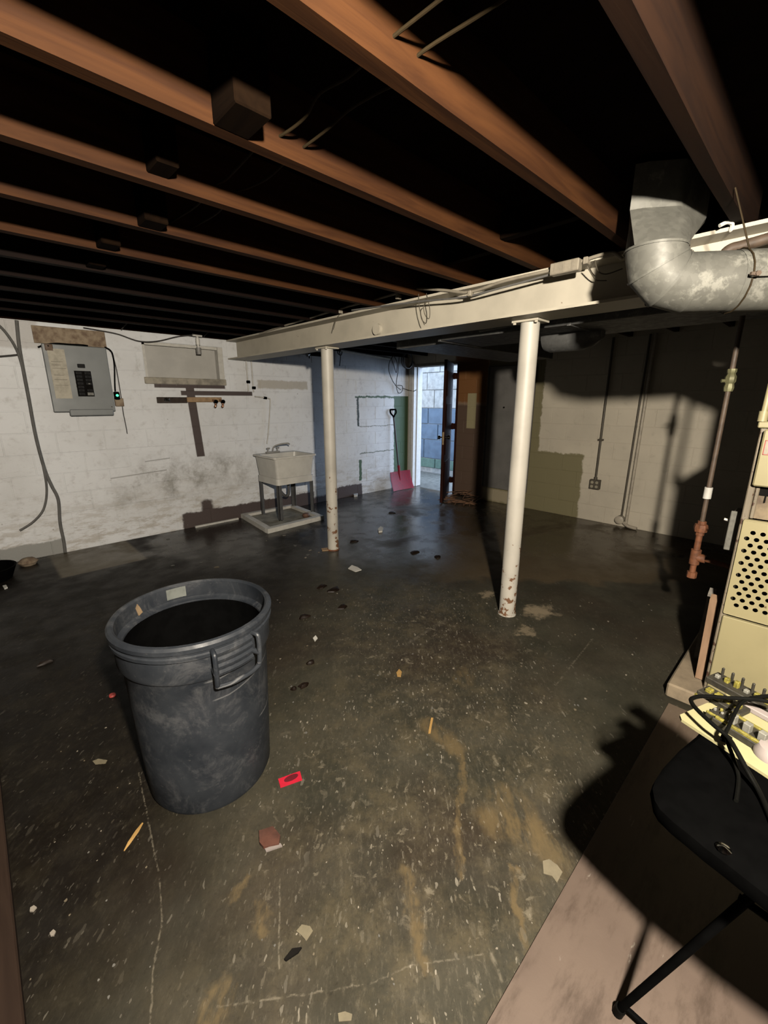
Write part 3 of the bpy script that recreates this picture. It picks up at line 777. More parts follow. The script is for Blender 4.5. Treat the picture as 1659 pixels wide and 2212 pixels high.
# brown pipe on the beam behind the duct
pp = [ob(1700, 500, -.115), ob(1659, 515, -.115), ob(1600, 532, -.115), ob(1580, 537, -.115), ob(1566, 548, -.115), ob(1560, 570, -.115), ob(1557, 640, -.11)]
one('brown_drain_pipe', MB().tube(smoothpath(pp, 4), 0.021, 14), M_IROND, 'dark brown pipe elbow on the beam behind the grey duct', 'pipe')

# ducts hanging beyond the beam
tr = thing('trunk_duct', 'wide flat metal trunk duct hanging just beyond the beam', 'duct', (3.05, 1.2, 1.93))
build('duct_body', MB().box((2.82, .16, 1.955), (3.40, 2.30, 2.17), .004), M_GALVD, tr)
for y in (0.2, 1.25, 2.28):
    build('duct_seam', MB().box((2.815, y, 1.949), (3.405, y + .025, 2.172), .002), M_GALVD, tr)
one('round_takeoff', MB().loft([ring(Vector((3.22, y, 1.945)), Vector((0, 1, 0)), Vector((1, 0, 0)), r_, 24) for y, r_ in ((1.20, .04), (1.26, .085), (1.34, .105), (1.56, .105), (1.60, .09))]),
    M_GALVD, 'short rounded sheet metal duct under the trunk duct, right of the near post', 'duct')
one('cross_duct', MB().box((2.95, 2.34, 1.95), (4.9, 2.9, 2.16), .004), M_GALVD, 'flat metal branch duct running toward the door below the joists', 'duct')
one('ceiling_pipe', MB().tube([ob(1036, 713, .2), ob(1108, 700, .2), ob(1300, 668, .2)], 0.014, 10), M_CABLE, 'thin grey pipe running alongside the far side of the beam', 'pipe')

# ------------------------------------------------------------------ left wall: breaker panel
PX0, PX1, PZ0, PZ1 = 0.615, 1.125, 1.385, 2.0
pn = thing('breaker_panel', 'grey electrical breaker panel on the white block wall', 'electrical panel', ((PX0 + PX1) / 2, YL, PZ0))
build('panel_box', MB().box((PX0 + .02, YL - .05, PZ0 + .03), (PX1 - .02, YL, PZ1 - .01), .004), M_PANEL, pn)
build('panel_cover', MB().box((PX0, YL - .066, PZ0 + .005), (PX1, YL - .05, PZ1), .006), M_PANEL, pn)
build('cover_lip', MB().box((PX0 + .12, YL - .072, PZ0 - .035), (PX1 - .02, YL - .045, PZ0 + .03), .008), M_PANEL, pn)
build('circuit_directory', MB().box((PX0 + .035, YL - .0685, PZ0 + .13), (PX0 + .165, YL - .066, PZ1 - .04)), M_PAPER, pn, label='yellowed circuit directory card')
for wz, wx in ((.30, .15), (.34, .13), (.40, .155), (.46, .14), (.43, .12), (.25, .15)):
    build('writing_line', MB().box((PX0 + .05, YL - .0692, PZ0 + wz), (PX0 + wx, YL - .0684, PZ0 + wz + .0035)), plain('faded_ink', (0.25, 0.22, 0.18), 0.9), pn)
build('breaker_backing', MB().box((.828, YL - .0672, 1.535), (.963, YL - .066, 1.772)), M_DARKM, pn)  # flat black strip behind the breakers, darkens the gaps between them
build('main_breaker', MB().box((.862, YL - .082, 1.800), (.922, YL - .066, 1.835), .003), M_BREAKER, pn)
for ci, xc in enumerate((.835, .905)):
    nb = 7
    for b in range(nb):
        z1b = 1.765 - b * .032
        if ci == 1 and b in (4,): continue
        br = build('breaker', MB().box((xc, YL - .080, z1b - .028), (xc + .052, YL - .066, z1b), .002), M_LITEP if (ci == 1 and b == 6) else M_BREAKER, pn)
        build('toggle', MB().box((xc + .018, YL - .09, z1b - .02), (xc + .034, YL - .08, z1b - .010), .001), M_LITEP if (ci == 1 and b in (3, 6)) else M_BREAKER, br)
for sx_, sz_ in ((PX0 + .05, PZ1 - .02), (PX1 - .03, PZ0 + .05)):
    build('cover_screw', MB().cyl((sx_, YL - .07, sz_), (sx_, YL - .066, sz_), .006, 8), M_CHROME, pn)
one('fiberboard_patch', MB().box((.575, YL - .012, 2.005), (1.145, YL + .001, 2.155), .003), M_FIBER, 'stained brown fiberboard strip on the wall above the breaker panel', 'board')
# plug-in device with a green light
gx = lw(252, 856).x; gz = lw(252, 856).z
gd = thing('plug_tester', 'small wall socket with glowing green indicator right of the breaker panel', 'socket', (gx, YL, gz - .09))
build('socket_box', MB().box((gx - .028, YL - .035, gz - .10), (gx + .05, YL, gz - .02), .004), M_FIBER, gd)
build('device_body', MB().box((gx - .03, YL - .05, gz - .035), (gx + .02, YL - .01, gz + .045), .008), M_BLACK, gd)
mg, tg = newmat('green_indicator'); tg.set(Base_Color=(0.05, 0.5, 0.15), Emission_Color=(0.05, 1.0, 0.30), Emission_Strength=3.0)
build('indicator_light', MB().cyl((gx - .005, YL - .056, gz + .008), (gx - .005, YL - .049, gz + .008), .012, 14), mg, gd, label='glowing green light')
cable('panel_cable', [lw(226, 750, .03), lw(236, 755, .05), lw(243, 765, .05), lw(247, 790, .03), lw(248, 830, .03), lw(249, 845, .04)], .007, M_CORD, 'black cable curving from the panel top down to the plug')
cable('loose_wire', [lw(243, 765, .03), lw(252, 800, .015), lw(262, 860, .01), lw(266, 890, .01), lw(272, 920, .01), lw(275, 937, .012)], .0045, M_CABLED, 'thin loose wire hanging below the plug with green light', 'wire')
cable('panel_top_cable', [lw(82, 750, .03), lw(100, 744, .03), lw(125, 742, .04), lw(150, 744, .04), lw(175, 745, .04), lw(190, 747, .04)], .007, M_CORD, 'black cable lying along the top edge of the breaker panel')
one('cable_clamp', MB().box(lw(98, 757, .07), lw(112, 744, .04), .004), plain('rusty_clamp', (0.12, 0.06, 0.02), 0.6), 'small rusty cable clamp at the upper left panel corner', 'clamp')
cable('wall_conduit', [lw(36, 692, .02), lw(40, 735, .02), lw(46, 775, .025), lw(62, 860, .02), lw(78, 945, .02), lw(97, 1015, .02), lw(112, 1050, .02), lw(126, 1080, .02), lw(130, 1130, .02), lw(138, 1170, .015), lw(141, 1193, .015)], .014, M_CABLE, 'grey cable running down the left wall to the floor')
cable('curled_cable', [lw(-20, 690, .03), lw(10, 715, .035), lw(40, 765, .04), lw(60, 850, .04), lw(75, 935, .04), lw(94, 1010, .04), lw(101, 1060, .04), lw(94, 1100, .04), lw(72, 1127, .04), lw(43, 1146, .03)], .010, M_CABLE, 'grey cable on left wall curling away to a loose end above the floor')
cable('side_conduit', [lw(-60, 773, .02), lw(0, 770, .02), lw(43, 766, .02)], .008, M_CABLED, 'short horizontal conduit entering the left edge beside the panel', 'conduit')
cable('swag_cable', [lw(180, 708, .02), lw(215, 714, .02), lw(255, 722, .02), lw(300, 737, .03), lw(340, 737, .03), lw(385, 727, .03), lw(425, 723, .03)], .006, M_CABLED, 'dark cable sagging along the wall top above the blocked window')
cable('upper_cable', [lw(262, 712, .06), lw(275, 697, .12), lw(290, 689, .15), (lw(330, 687, .18)), lw(390, 697, .2), lw(440, 708, .2)], .006, M_CABLED, 'thin cable looping up from the wall top above the blocked window')
one('white_conduit', MB().tube([lw(478, 708, .3), lw(530, 711, .3), lw(580, 714, .3)], .008, 8), M_WHITE, 'short pale conduit against the dark joists near the beam end', 'conduit')
cable('conduit_tail', [lw(440, 727, .05), lw(455, 714, .15), lw(478, 708, .3)], .005, M_CABLED, 'thin wire rising to the pale conduit near the beam end', 'wire')
# pipe stub with valve over the window
vp = lw(428, 745, .07)
vv = thing('pipe_valve', 'small white pipe valve hanging over the blocked window', 'valve', vp)
build('pipe_stub', MB().cyl((vp.x, vp.y, vp.z - .05), (vp.x, vp.y, 2.19), .014, 14), M_WHITE, vv)
build('valve_body', MB().cyl((vp.x, vp.y, vp.z + .0), (vp.x, vp.y, vp.z + .07), .024, 8).cyl((vp.x - .05, vp.y, vp.z + .1), (vp.x + .05, vp.y, vp.z + .1), .016, 12), M_WHITE, vv)
build('valve_cap', MB().cyl((vp.x, vp.y, vp.z - .10), (vp.x, vp.y, vp.z - .03), .028, 14), plain('grey_cap', (0.30, 0.29, 0.27), 0.5), vv)
# faucet board
fb = thing('faucet_board', 'narrow wooden board with two copper stub valves on the white wall', 'board', (1.9, YL, 1.47))
build('back_strip', MB().box((1.545, YL - .02, 1.468), (1.865, YL, 1.532), .003), plain('dark_strip', (0.045, 0.03, 0.022), 0.35), fb)
build('wood_strip', MB().box((1.86, YL - .028, 1.478), (2.265, YL, 1.533), .003), plain('orange_wood', (0.42, 0.27, 0.14), 0.6, var=0.35), fb)
build('chrome_plate', MB().box((1.615, YL - .03, 1.485), (1.675, YL - .018, 1.523), .006), M_CHROME, fb, label='shiny chrome plate')
for q in (2.175, 2.262):
    v_ = build('copper_valve', MB().cyl((q - .02, YL - .02, 1.50), (q - .02, YL - .06, 1.49), .012, 12).tube(smoothpath([(q, YL - .045, 1.48), (q, YL - .05, 1.45), (q - .005, YL - .055, 1.43), (q - .012, YL - .045, 1.42)], 4), .014, 10), M_COPPER, fb)
    build('valve_handle', MB().cyl((q, YL - .04, 1.483), (q, YL - .075, 1.483), .022, 16), M_BLACK, v_)
# water lines
wp = thing('water_pipes', 'pair of thin white painted water pipes dropping from the beam end', 'pipe', (2.65, YL, 1.6))
build('pipe', MB().cyl((2.622, YL - .02, 1.60), (2.622, YL - .02, 1.99), .009, 10), M_WHITE, wp)
build('pipe', MB().cyl((2.690, YL - .02, 1.60), (2.690, YL - .02, 1.99), .009, 10), M_WHITE, wp)
for x_, z_ in ((2.625, 1.72), (2.695, 1.65)):
    build('valve', MB().cyl((x_ - .018, YL - .025, z_), (x_ + .018, YL - .025, z_), .018, 10).cyl((x_, YL - .025, z_), (x_, YL - .055, z_), .010, 8), M_BLACK, wp)
tp = thing('tub_supply_pipe', 'thin white pipe running down the wall to the tub faucet', 'pipe', (2.9, YL, .95))
build('pipe', MB().tube(smoothpath([(2.70, YL - .02, 1.545), (2.80, YL - .02, 1.535), (2.895, YL - .02, 1.52), (2.915, YL - .02, 1.50), (2.905, YL - .02, 1.40), (2.86, YL - .02, 1.1), (2.82, YL - .03, .94)], 5), .0085, 10), M_WHITE, tp)
build('shutoff', MB().cyl((2.825, YL - .02, 1.53), (2.865, YL - .02, 1.525), .016, 10), M_BLACK, tp)
one('top_pipe', MB().tube([lw(735, 757, .05), lw(842, 775, .05)], .02, 14), M_WHITE, 'white horizontal pipe along the top of the wall above the shovel', 'pipe')
# fixture under the beam
fx = lw(665, 764, .05)
fd = thing('clamp_lamp', 'dark bar with shiny metal lamp socket under the beam by the far post', 'lamp', fx)
build('mount_bar', MB().box((fx.x + .03, fx.y - .03, fx.z - .02), (fx.x + .30, YL, fx.z + .03), .004), M_DARKM, fd)
build('lamp_socket', MB().tube([fx + Vector((.05, 0, 0)), fx + Vector((.0, -.02, -.005)), fx + Vector((-.035, -.03, -.02))], [.014, .022, .026], 14), M_CHROME, fd)
build('lamp_stem', MB().cyl(fx + Vector((.02, 0, 0)), fx + Vector((.02, 0, -.06)), .010, 10), M_CHROME, fd)
tx = lw(733, 764, .035)
cable('wire_bundle', [tx + Vector((-.03, 0, .10)), tx + Vector((.03, -.02, .05)), tx + Vector((.01, -.03, -.02)), tx + Vector((-.04, -.02, 0)), tx + Vector((-.02, 0, .06)), tx + Vector((.02, 0, -.03)), tx + Vector((.0, 0, -.17))], .007, M_CABLED, 'small tangle of dark wire right of the far post top', 'wire')
# coil of hose/cable by the door corner
cc = lw(880, 779, .25)
def coil(c, r, turns, rr, jit):
    pts = []
    for i in range(int(turns * 20) + 1):
        a = 2 * math.pi * i / 20
        rad = r * (1 + jit * math.sin(a * 0.37)); pts.append(c + Vector((rad * math.cos(a), -0.02 * math.sin(a * .5), rad * math.sin(a))))
    return MB().tube(pts, rr, 7)
h1 = thing('hanging_coil', 'dark round coil of cable hanging from the joists beside the doorway', 'cable', cc)
build('hook', MB().cyl(cc + Vector((0, 0, .115)), (cc.x, cc.y, ZC), .004, 6), M_CABLED, h1)
build('coil', coil(cc, .118, 3.0, .008, .04), M_CABLED, h1)
h2 = thing('cable_tangle', 'loose brown tangle of cable loops hanging above the shovel', 'cable', lw(853, 800, .05))
build('loop', MB().tube(smoothpath([lw(850, 768, .06), lw(842, 780, .06), lw(840, 800, .05), lw(848, 822, .05), lw(858, 836, .04), lw(866, 842, .04)], 6), .006, 7), M_CONDD, h2)
build('loop', MB().tube(smoothpath([lw(852, 770, .06), lw(858, 785, .06), lw(856, 805, .06), lw(851, 790, .06), lw(846, 775, .06), lw(851, 768, .07)], 6), .006, 7), M_CONDD, h2)
build('loop', MB().tube(smoothpath([lw(862, 772, .06), lw(860, 800, .06), lw(856, 830, .05), lw(860, 848, .04), lw(868, 846, .04), lw(869, 834, .04), lw(858, 832, .04)], 6), .006, 7), M_CONDD, h2)
build('tail', MB().tube(smoothpath([lw(869, 838, .04), lw(880, 842, .04), bw(893, 845, .02), bw(899, 842, .04)], 6), .006, 7), M_CONDD, h2)

# ------------------------------------------------------------------ laundry tub in its drip pan
pan = thing('drip_pan', 'low white curbed pan on the floor under the laundry tub', 'pan', (2.78, 4.75, 0))
pc = [Vector((2.42, 5.16, 0)), Vector((2.33, 4.36, 0)), Vector((3.09, 4.40, 0)), Vector((3.14, 5.16, 0))]
def curb(a, b, wdt=.035, h=.055):
    d = (b - a).normalized(); n_ = Vector((-d.y, d.x, 0)) * wdt
    return MB().prism([a - n_, a + n_, a + n_ + Vector((0, 0, h)), a - n_ + Vector((0, 0, h))], b - a)
for i in range(4):
    d = (pc[(i + 1) % 4] - pc[i]).normalized() * .034
    build('curb', curb(pc[i] - d * (1 if i % 2 else -1), pc[(i + 1) % 4] + d * (1 if i % 2 else -1)), M_WHITE, pan)
build('pan_floor', MB().prism([p + Vector((0, 0, 0.002)) for p in pc], (0, 0, .018)), plain('dirty_pan', (0.30, 0.28, 0.22), 0.6, var=0.5, scale=9), pan)
tub = thing('laundry_tub', 'white plastic laundry tub on four dark legs against the wall', 'sink', (2.92, 4.88, 0.02))
tx0, tx1, ty0, ty1 = 2.60, 3.20, 4.60, 5.14
def rr(x0, x1, ya, yb, z, r, n=4):
    out = []
    for cx_, cy_, a0 in ((x1 - r, yb - r, 0), (x0 + r, yb - r, 90), (x0 + r, ya + r, 180), (x1 - r, ya + r, 270)):
        for i in range(n + 1):
            a = math.radians(a0 + 90 * i / n); out.append((cx_ + r * math.cos(a), cy_ + r * math.sin(a), z))
    return out
build('basin', MB().loft([rr(tx0 + .05, tx1 - .05, ty0 + .04, ty1 - .04, .47, .04), rr(tx0 + .045, tx1 - .045, ty0 + .035, ty1 - .035, .50, .04), rr(tx0 + .015, tx1 - .015, ty0 + .01, ty1 - .01, .80, .03),
      rr(tx0 - .01, tx1 + .01, ty0 - .01, ty1 + .005, .805, .03), rr(tx0 - .01, tx1 + .01, ty0 - .01, ty1 + .005, .825, .03),
      rr(tx0 + .03, tx1 - .03, ty0 + .03, ty1 - .10, .822, .04), rr(tx0 + .07, tx1 - .07, ty0 + .06, ty1 - .13, .53, .05), rr(tx0 + .25, tx1 - .25, ty0 + .22, ty1 - .26, .515, .02)]), M_TUB, tub)
build('apron', MB().loft([rr(tx0 + .028, tx1 - .028, ty0 + .018, ty1 - .018, .475, .04), rr(tx0 + .028, tx1 - .028, ty0 + .018, ty1 - .018, .555, .04), rr(tx0 + .045, tx1 - .045, ty0 + .03, ty1 - .03, .56, .04), rr(tx0 + .045, tx1 - .045, ty0 + .03, ty1 - .03, .475, .04), rr(tx0 + .028, tx1 - .028, ty0 + .018, ty1 - .018, .475, .04)], caps=False), M_TUB, tub)
for x_, y_, sx_, sy_ in ((tx0 + .06, ty0 + .05, 1, 1), (tx1 - .06, ty0 + .05, -1, 1), (tx0 + .06, ty1 - .05, 1, -1), (tx1 - .06, ty1 - .05, -1, -1)):
    xa, ya = x_ - sx_ * .02, y_ - sy_ * .02
    lg = MB().box((min(xa, xa + sx_ * .05), min(ya, ya + sy_ * .008), .03), (max(xa, xa + sx_ * .05), max(ya, ya + sy_ * .008), .50), .001)
    lg.box((min(xa, xa + sx_ * .008), min(ya, ya + sy_ * .05), .03), (max(xa, xa + sx_ * .008), max(ya, ya + sy_ * .05), .50), .001)
    le = build('leg', lg, M_LEG, tub)
    build('leg_foot', MB().lathe([(0, 0), (.022, 0), (.022, .008), (.008, .014), (.008, .03), (0, .03)], (x_, y_, .02), 12), M_CHROME if y_ < 4.8 and x_ < 2.9 else M_LEG, le)
fa = build('faucet', MB().box((2.76, 5.065, .823), (2.96, 5.115, .845), .006).tube(smoothpath([(2.86, 5.09, .84), (2.87, 5.08, .90), (2.92, 5.02, .935), (3.0, 4.95, .95), (3.02, 4.93, .935)], 5), .010, 10), M_FAUC, tub)
for x_ in (2.79, 2.93):
    build('faucet_handle', MB().cyl((x_, 5.09, .845), (x_, 5.09, .885), .011, 10).cyl((x_ - .022, 5.085, .89), (x_ + .022, 5.085, .89), .008, 8), M_FAUC, fa)
build('drain_pipe', MB().tube(smoothpath([(2.92, 4.85, .47), (2.92, 4.85, .32), (2.90, 4.87, .27), (2.88, 4.92, .28), (2.86, 4.98, .34)], 5), .02, 12), M_LEG, tub)
one('rust_float', MB().lathe([(0, 0), (.04, .005), (.05, .03), (.035, .055), (0, .06)], (2.98, 4.56, .02), 14), plain('rust_brown', (0.16, 0.08, 0.05), 0.7), 'small rusty round fitting lying in the drip pan', 'fitting')
one('base_strip', MB().prism([(1.78, 5.14, 0), (1.78, 5.165, 0), (1.78, 5.165, .022), (1.78, 5.14, .022)], (.55, .0, 0)), M_WHITE, 'thin white strip lying at the wall foot left of the drip pan', 'strip')

# ------------------------------------------------------------------ snow shovel leaning in the corner
sb = fl(846, 1053)
sh = thing('snow_shovel', 'red snow shovel with dark D-grip shaft leaning on the white wall', 'shovel', (sb.x, sb.y - .10, 0))
bo = Vector((sb.x, 5.02, 0.0)); tp_ = Vector((5.17, 5.15, 1.34))
upd = (tp_ - bo).normalized(); sd = Vector((1, -.05, 0)).normalized(); fr = sd.cross(upd).normalized()
rows = []
for i in range(9):
    h = i / 8 * .32
    wdt = .245 - .012 * i / 8
    row = []
    for j_ in range(13):
        s_ = -1 + 2 * j_ / 12
        curve = .05 * (1 - s_ * s_) * 0 + .035 * s_ * s_ + .05 * (1 - i / 8) ** 2
        rib = .006 if j_ % 2 else 0
        row.append(bo + upd * h + sd * (s_ * wdt) + fr * (curve + rib))
    rows.append(row)
front = [p for p in rows]
mbs = MB()
for off in (0, -.006):
    R_ = [[mbs.bm.verts.new(p + fr * off) for p in row] for row in rows]
    for i in range(8):
        for j_ in range(12): mbs.bm.faces.new((R_[i][j_], R_[i][j_ + 1], R_[i + 1][j_ + 1], R_[i + 1][j_]))
build('blade', mbs, M_RED, sh)
build('blade_socket', MB().tube([bo + upd * .15 + fr * .0, bo + upd * .42 + fr * .004], [.016, .024], 12), M_RED, sh)
build('shaft', MB().tube([bo + upd * .30, bo + upd * 1.23], .0155, 12), M_SHAFT, sh)
g0 = bo + upd * 1.22
build('grip', MB().tube(smoothpath([g0, g0 + upd * .04 + sd * .02, g0 + upd * .08 + sd * .06, g0 + upd * .125 + sd * .062, g0 + upd * .135 + sd * .05, g0 + upd * .135 - sd * .05, g0 + upd * .125 - sd * .062, g0 + upd * .08 - sd * .06, g0 + upd * .04 - sd * .02, g0], 4), .0135, 10), M_BLACK, sh)

# ------------------------------------------------------------------ back wall fittings
oc = bw(1283, 1045); cy_ = 1.945
con = thing('outlet_conduit', 'brown surface conduit dropping to a four hole outlet box', 'outlet', (XB, cy_, oc.z))
build('conduit', MB().cyl((XB - .025, cy_, oc.z + .05), (XB - .025, cy_, 2.2), .013, 12), M_CONDD, con)
build('strap', MB().box((XB - .042, cy_ - .03, 1.02), (XB, cy_ + .03, 1.04), .003), M_CONDD, con)
build('connector', MB().cyl((XB - .025, cy_, oc.z + .05), (XB - .025, cy_, oc.z + .09), .02, 12), M_CONDD, con)
ob_ = build('outlet_box', MB().box((XB - .05, cy_ - .062, oc.z - .06), (XB, cy_ + .062, oc.z + .06), .005), M_CONDD, con)
for dy in (-.028, .028):
    for dz in (-.026, .026):
        build('receptacle', MB().cyl((XB - .054, cy_ + dy, oc.z + dz), (XB - .049, cy_ + dy, oc.z + dz), .018, 16), plain('pale_outlet', (0.42, 0.38, 0.28), 0.5), ob_)
p2 = thing('wall_pipes', 'two thin pipes running down the cream wall to a round cleanout', 'pipe', (XB, 1.58, 0.1))
build('pipe', MB().cyl((XB - .02, 1.592, .13), (XB - .02, 1.57, 2.2), .011, 12), M_CONDD, p2)
build('pipe', MB().cyl((XB - .03, 1.53, .05), (XB - .03, 1.515, 2.2), .017, 12), plain('cream_pipe', (0.52, 0.46, 0.36), 0.5), p2)
build('cleanout', MB().tube([(XB - .0, 1.60, .09), (XB - .07, 1.60, .09), (XB - .08, 1.60, .09)], [.05, .05, .03], 18), plain('cream_pipe', (0.52, 0.46, 0.36), 0.5), p2)
build('foot', MB().tube(smoothpath([(XB - .03, 1.56, .06), (XB - .05, 1.5, .03), (XB - .06, 1.40, .02)], 4), .02, 10), plain('cream_pipe', (0.52, 0.46, 0.36), 0.5), p2)
gp = thing('metal_sheet', 'tall dull grey sheet panel on the back wall left of the near post', 'panel', (XB, 3.2, .2))
build('sheet', MB().box((XB - .03, 2.86, .22), (XB - .002, 3.58, 1.96), .003), plain('grey_sheet', (0.20, 0.19, 0.175), 0.5, var=0.2, scale=5), gp)
build('panel_edge', MB().box((XB - .036, 3.56, .22), (XB - .001, 3.59, 1.96), .002), M_LEG, gp)
build('bolt', MB().cyl((XB - .04, 3.30, 1.40), (XB - .03, 3.30, 1.40), .012, 10), M_DARKM, gp)

# scraps heaped at the foot of the back wall
for i in range(34):
    a = random.uniform(0, math.pi); ln = random.uniform(.12, .38)
    c = Vector((random.uniform(5.02, 5.50), random.uniform(3.50, 4.02), .012 + i * .0035))
    if c.x < 5.2: c.z = .012 + (i % 5) * .004
    d = Vector((math.cos(a), math.sin(a), random.uniform(-.1, .1))) * ln / 2
    mb = MB().tube(smoothpath([c - d, c + Vector((random.uniform(-.02, .02), random.uniform(-.02, .02), .012)), c + d], 2), [.004, .008, .008, .008, .004], 5)
    one('wood_scrap', mb, M_BRDEB, 'reddish brown stick in the debris heap behind the open door', 'scrap', 'sticks in the debris heap by the door')

# ------------------------------------------------------------------ furnace on its pad
pad = one('furnace_pad', MB().box((2.385, -.75, 0), (3.6, .355, .08), .008), M_PAD, 'raised bare concrete pad the furnace stands on', 'pad')
XF, YF, ZF = 2.462, 0.204, 0.08
fu = thing('furnace', 'tall beige sheet metal furnace at the right edge', 'furnace', (XF + .35, YF - .28, ZF))
Y2 = YF - .56; X2 = XF + .72; ZT = 1.42
build('side_panel', MB().box((XF + .01, YF - .012, ZF), (X2, YF + .004, ZT), .003), M_FURNF, fu)
build('side_panel', MB().box((XF + .01, Y2 - .004, ZF), (X2, Y2 + .012, ZT), .003), M_FURNF, fu)
build('back_panel', MB().box((X2 - .02, Y2, ZF), (X2, YF, ZT), .003), M_FURNF, fu)
build('top_panel', MB().box((XF + .01, Y2, ZT - .02), (X2, YF, ZT), .003), M_FURN, fu)
build('corner_post', MB().box((XF, YF - .014, ZF), (XF + .03, YF + .012, ZT - .02), .004), M_FURNF, fu)
build('corner_post', MB().box((XF, Y2 - .012, ZF), (XF + .03, Y2 + .014, ZT - .02), .004), M_FURNF, fu)
build('top_rail', MB().box((XF - .015, Y2 - .01, ZT - .035), (XF + .02, YF + .022, ZT - .008), .004), M_FURN, fu)
build('inner_wall', MB().box((XF + .16, Y2 + .01, ZF), (XF + .18, YF - .012, ZT - .02)), M_DARKM, fu)
uc = build('upper_cover', MB().box((XF - .035, Y2 + .01, 1.137), (XF + .03, YF - .004, ZT - .04), .006), M_FURN, fu)
st = build('warning_label', MB().box((XF - .0365, .125, 1.275), (XF - .0345, .188, 1.335)), plain('label_white', (0.36, 0.31, 0.24), 0.5), uc, label='small red and white warning label')
lm = plain('label_red', (0.40, 0.06, 0.05), 0.5)
lb = MB()
for a in ((.125, .188, 1.333, 1.336), (.125, .188, 1.274, 1.277), (.186, .189, 1.275, 1.335)):
    lb.box((XF - .0372, a[0], a[2]), (XF - .036, a[1], a[3]))
for i in range(5):
    a = i * 2 * math.pi / 5
    lb.box((-.0006, -.0035, 0), (.0006, .0035, .014), 0, Matrix.Translation((XF - .0366, .160, 1.297)) @ Matrix.Rotation(a, 4, 'X'))
lb.box((XF - .0372, .148, 1.279), (XF - .036, .172, 1.289))
build('label_print', lb, lm, uc)
build('burner_plate', MB().box((XF + .02, Y2 + .012, .985), (XF + .03, YF - .012, 1.137)), M_RUSTP, fu)
build('burner_slot', MB().box((XF + .012, Y2 + .05, 1.092), (XF + .022, YF - .016, 1.132), .002), M_DARKM, fu)
bt = MB()
for q in (.150, .128, .09, .06): bt.cyl((XF + .015, q, 1.10), (XF + .012, q, 1.062), .0028, 6)
build('burner_wires', bt, M_DARKM, fu)
build('inner_rail', MB().box((XF + .005, YF - .030, .985), (XF + .022, YF - .016, 1.135), .003), M_FURNF, fu)
# perforated grille with real holes, hexagonal pitch
PZA, PZB, PYA, PYB = .517, .977, YF - .003, Y2 + .01
pitch, rowp, hr = .034, .0296, .0096
mb = MB(); bm = mb.bm; xg = XF - .012
def quad(ya, yb, za, zb): bm.faces.new([bm.verts.new((xg, *p)) for p in ((ya, za), (yb, za), (yb, zb), (ya, zb))])
nrow = 13; zc0 = .925; yl = PYA
for r_ in range(nrow):
    zc = zc0 - r_ * rowp
    yc0 = .162 + (.017 if r_ % 2 else 0)
    za, zb = zc - rowp / 2, zc + rowp / 2
    ystart = yc0 + pitch / 2
    quad(ystart, PYA, za, zb) if PYA - ystart > 1e-4 else None
    ncol = int((ystart - PYB - .02) / pitch)
    for c_ in range(ncol):
        yc = yc0 - c_ * pitch
        N = 16; inner = []; outer = []
        for q in range(N):
            a = 2 * math.pi * (q + .5) / N
            ca, sa = math.cos(a), math.sin(a)
            inner.append(bm.verts.new((xg, yc + hr * ca, zc + hr * sa)))
            kx = (pitch / 2) / max(abs(ca), 1e-6); kz = (rowp / 2) / max(abs(sa), 1e-6); kk = min(kx, kz)
            outer.append(bm.verts.new((xg, yc + kk * ca, zc + kk * sa)))
        for q in range(N):
            q2 = (q + 1) % N
            bm.faces.new((inner[q], inner[q2], outer[q2], outer[q]))
        for q in range(4):       # fill the cell's corners
            ys, zs = (1, 1, -1, -1)[q], (1, -1, -1, 1)[q]
            cv = bm.verts.new((xg, yc + ys * pitch / 2, zc + zs * rowp / 2))
            near = sorted(outer, key=lambda v: (v.co - cv.co).length)[:2]
            bm.faces.new((cv, near[0], near[1]))
    yend = ystart - ncol * pitch
    quad(PYB, yend, za, zb)
quad(PYB, PYA, zc0 + rowp / 2, PZB); quad(PYB, PYA, PZA, zc0 - (nrow - .5) * rowp)
gr_ = build('perforated_panel', mb, M_FURN, fu, smooth=0)
sol = gr_.modifiers.new('thickness', 'SOLIDIFY'); sol.thickness = .002; sol.offset = 0
build('grille_edge', MB().box((xg - .002, PYA - .001, PZA), (XF + .01, PYA + .003, PZB), .001).box((xg - .002, PYB, PZB - .002), (XF + .01, PYA, PZB + .004), .001).box((xg - .002, PYB, PZA - .003), (XF + .01, PYA, PZA + .001), .001), M_FURN, fu)
build('lower_panel', MB().box((XF - .016, Y2 + .01, .10), (XF + .01, YF - .002, .502), .004), M_FURN, fu)
build('toe_rail', MB().box((XF + .004, Y2, ZF), (XF + .03, YF, .108), .002), M_FURNF, fu)
build('plenum', MB().box((XF + .05, Y2 + .02, ZT - .001), (X2 - .03, YF - .068, 1.966), .004), plain('dark_plenum_sheet', (0.03, 0.028, 0.026), 0.7, spec=0.1), fu)
# thin cream bar standing in for the plenum's lit edge
one('plenum_edge_bar', MB().cyl((XF - .004, YF + .012, ZT - .008), (XF - .004, YF + .006, 1.80), .011, 14).cyl((XF - .004, YF + .012, ZT - .008), (XF - .004, YF + .012, ZT + .035), .017, 12), M_FURN, 'thin cream bar standing in for the lit plenum edge at the furnace top corner', 'pipe')
# disconnect switch on the side, seen edge on
sw = thing('switch_box', 'small grey switch box on the furnace side above the gas pipe', 'switch', (2.62, YF + .03, .82))
build('box', MB().box((2.56, YF + .004, .80), (2.68, YF + .055, .985), .006), M_LITEP, sw)
build('cover', MB().box((2.553, YF + .015, .795), (2.561, YF + .06, .99), .003), M_LITEP, sw)
build('toggle', MB().cyl((2.60, YF + .055, .93), (2.60, YF + .085, .935), .006, 8), M_WHITE, sw)

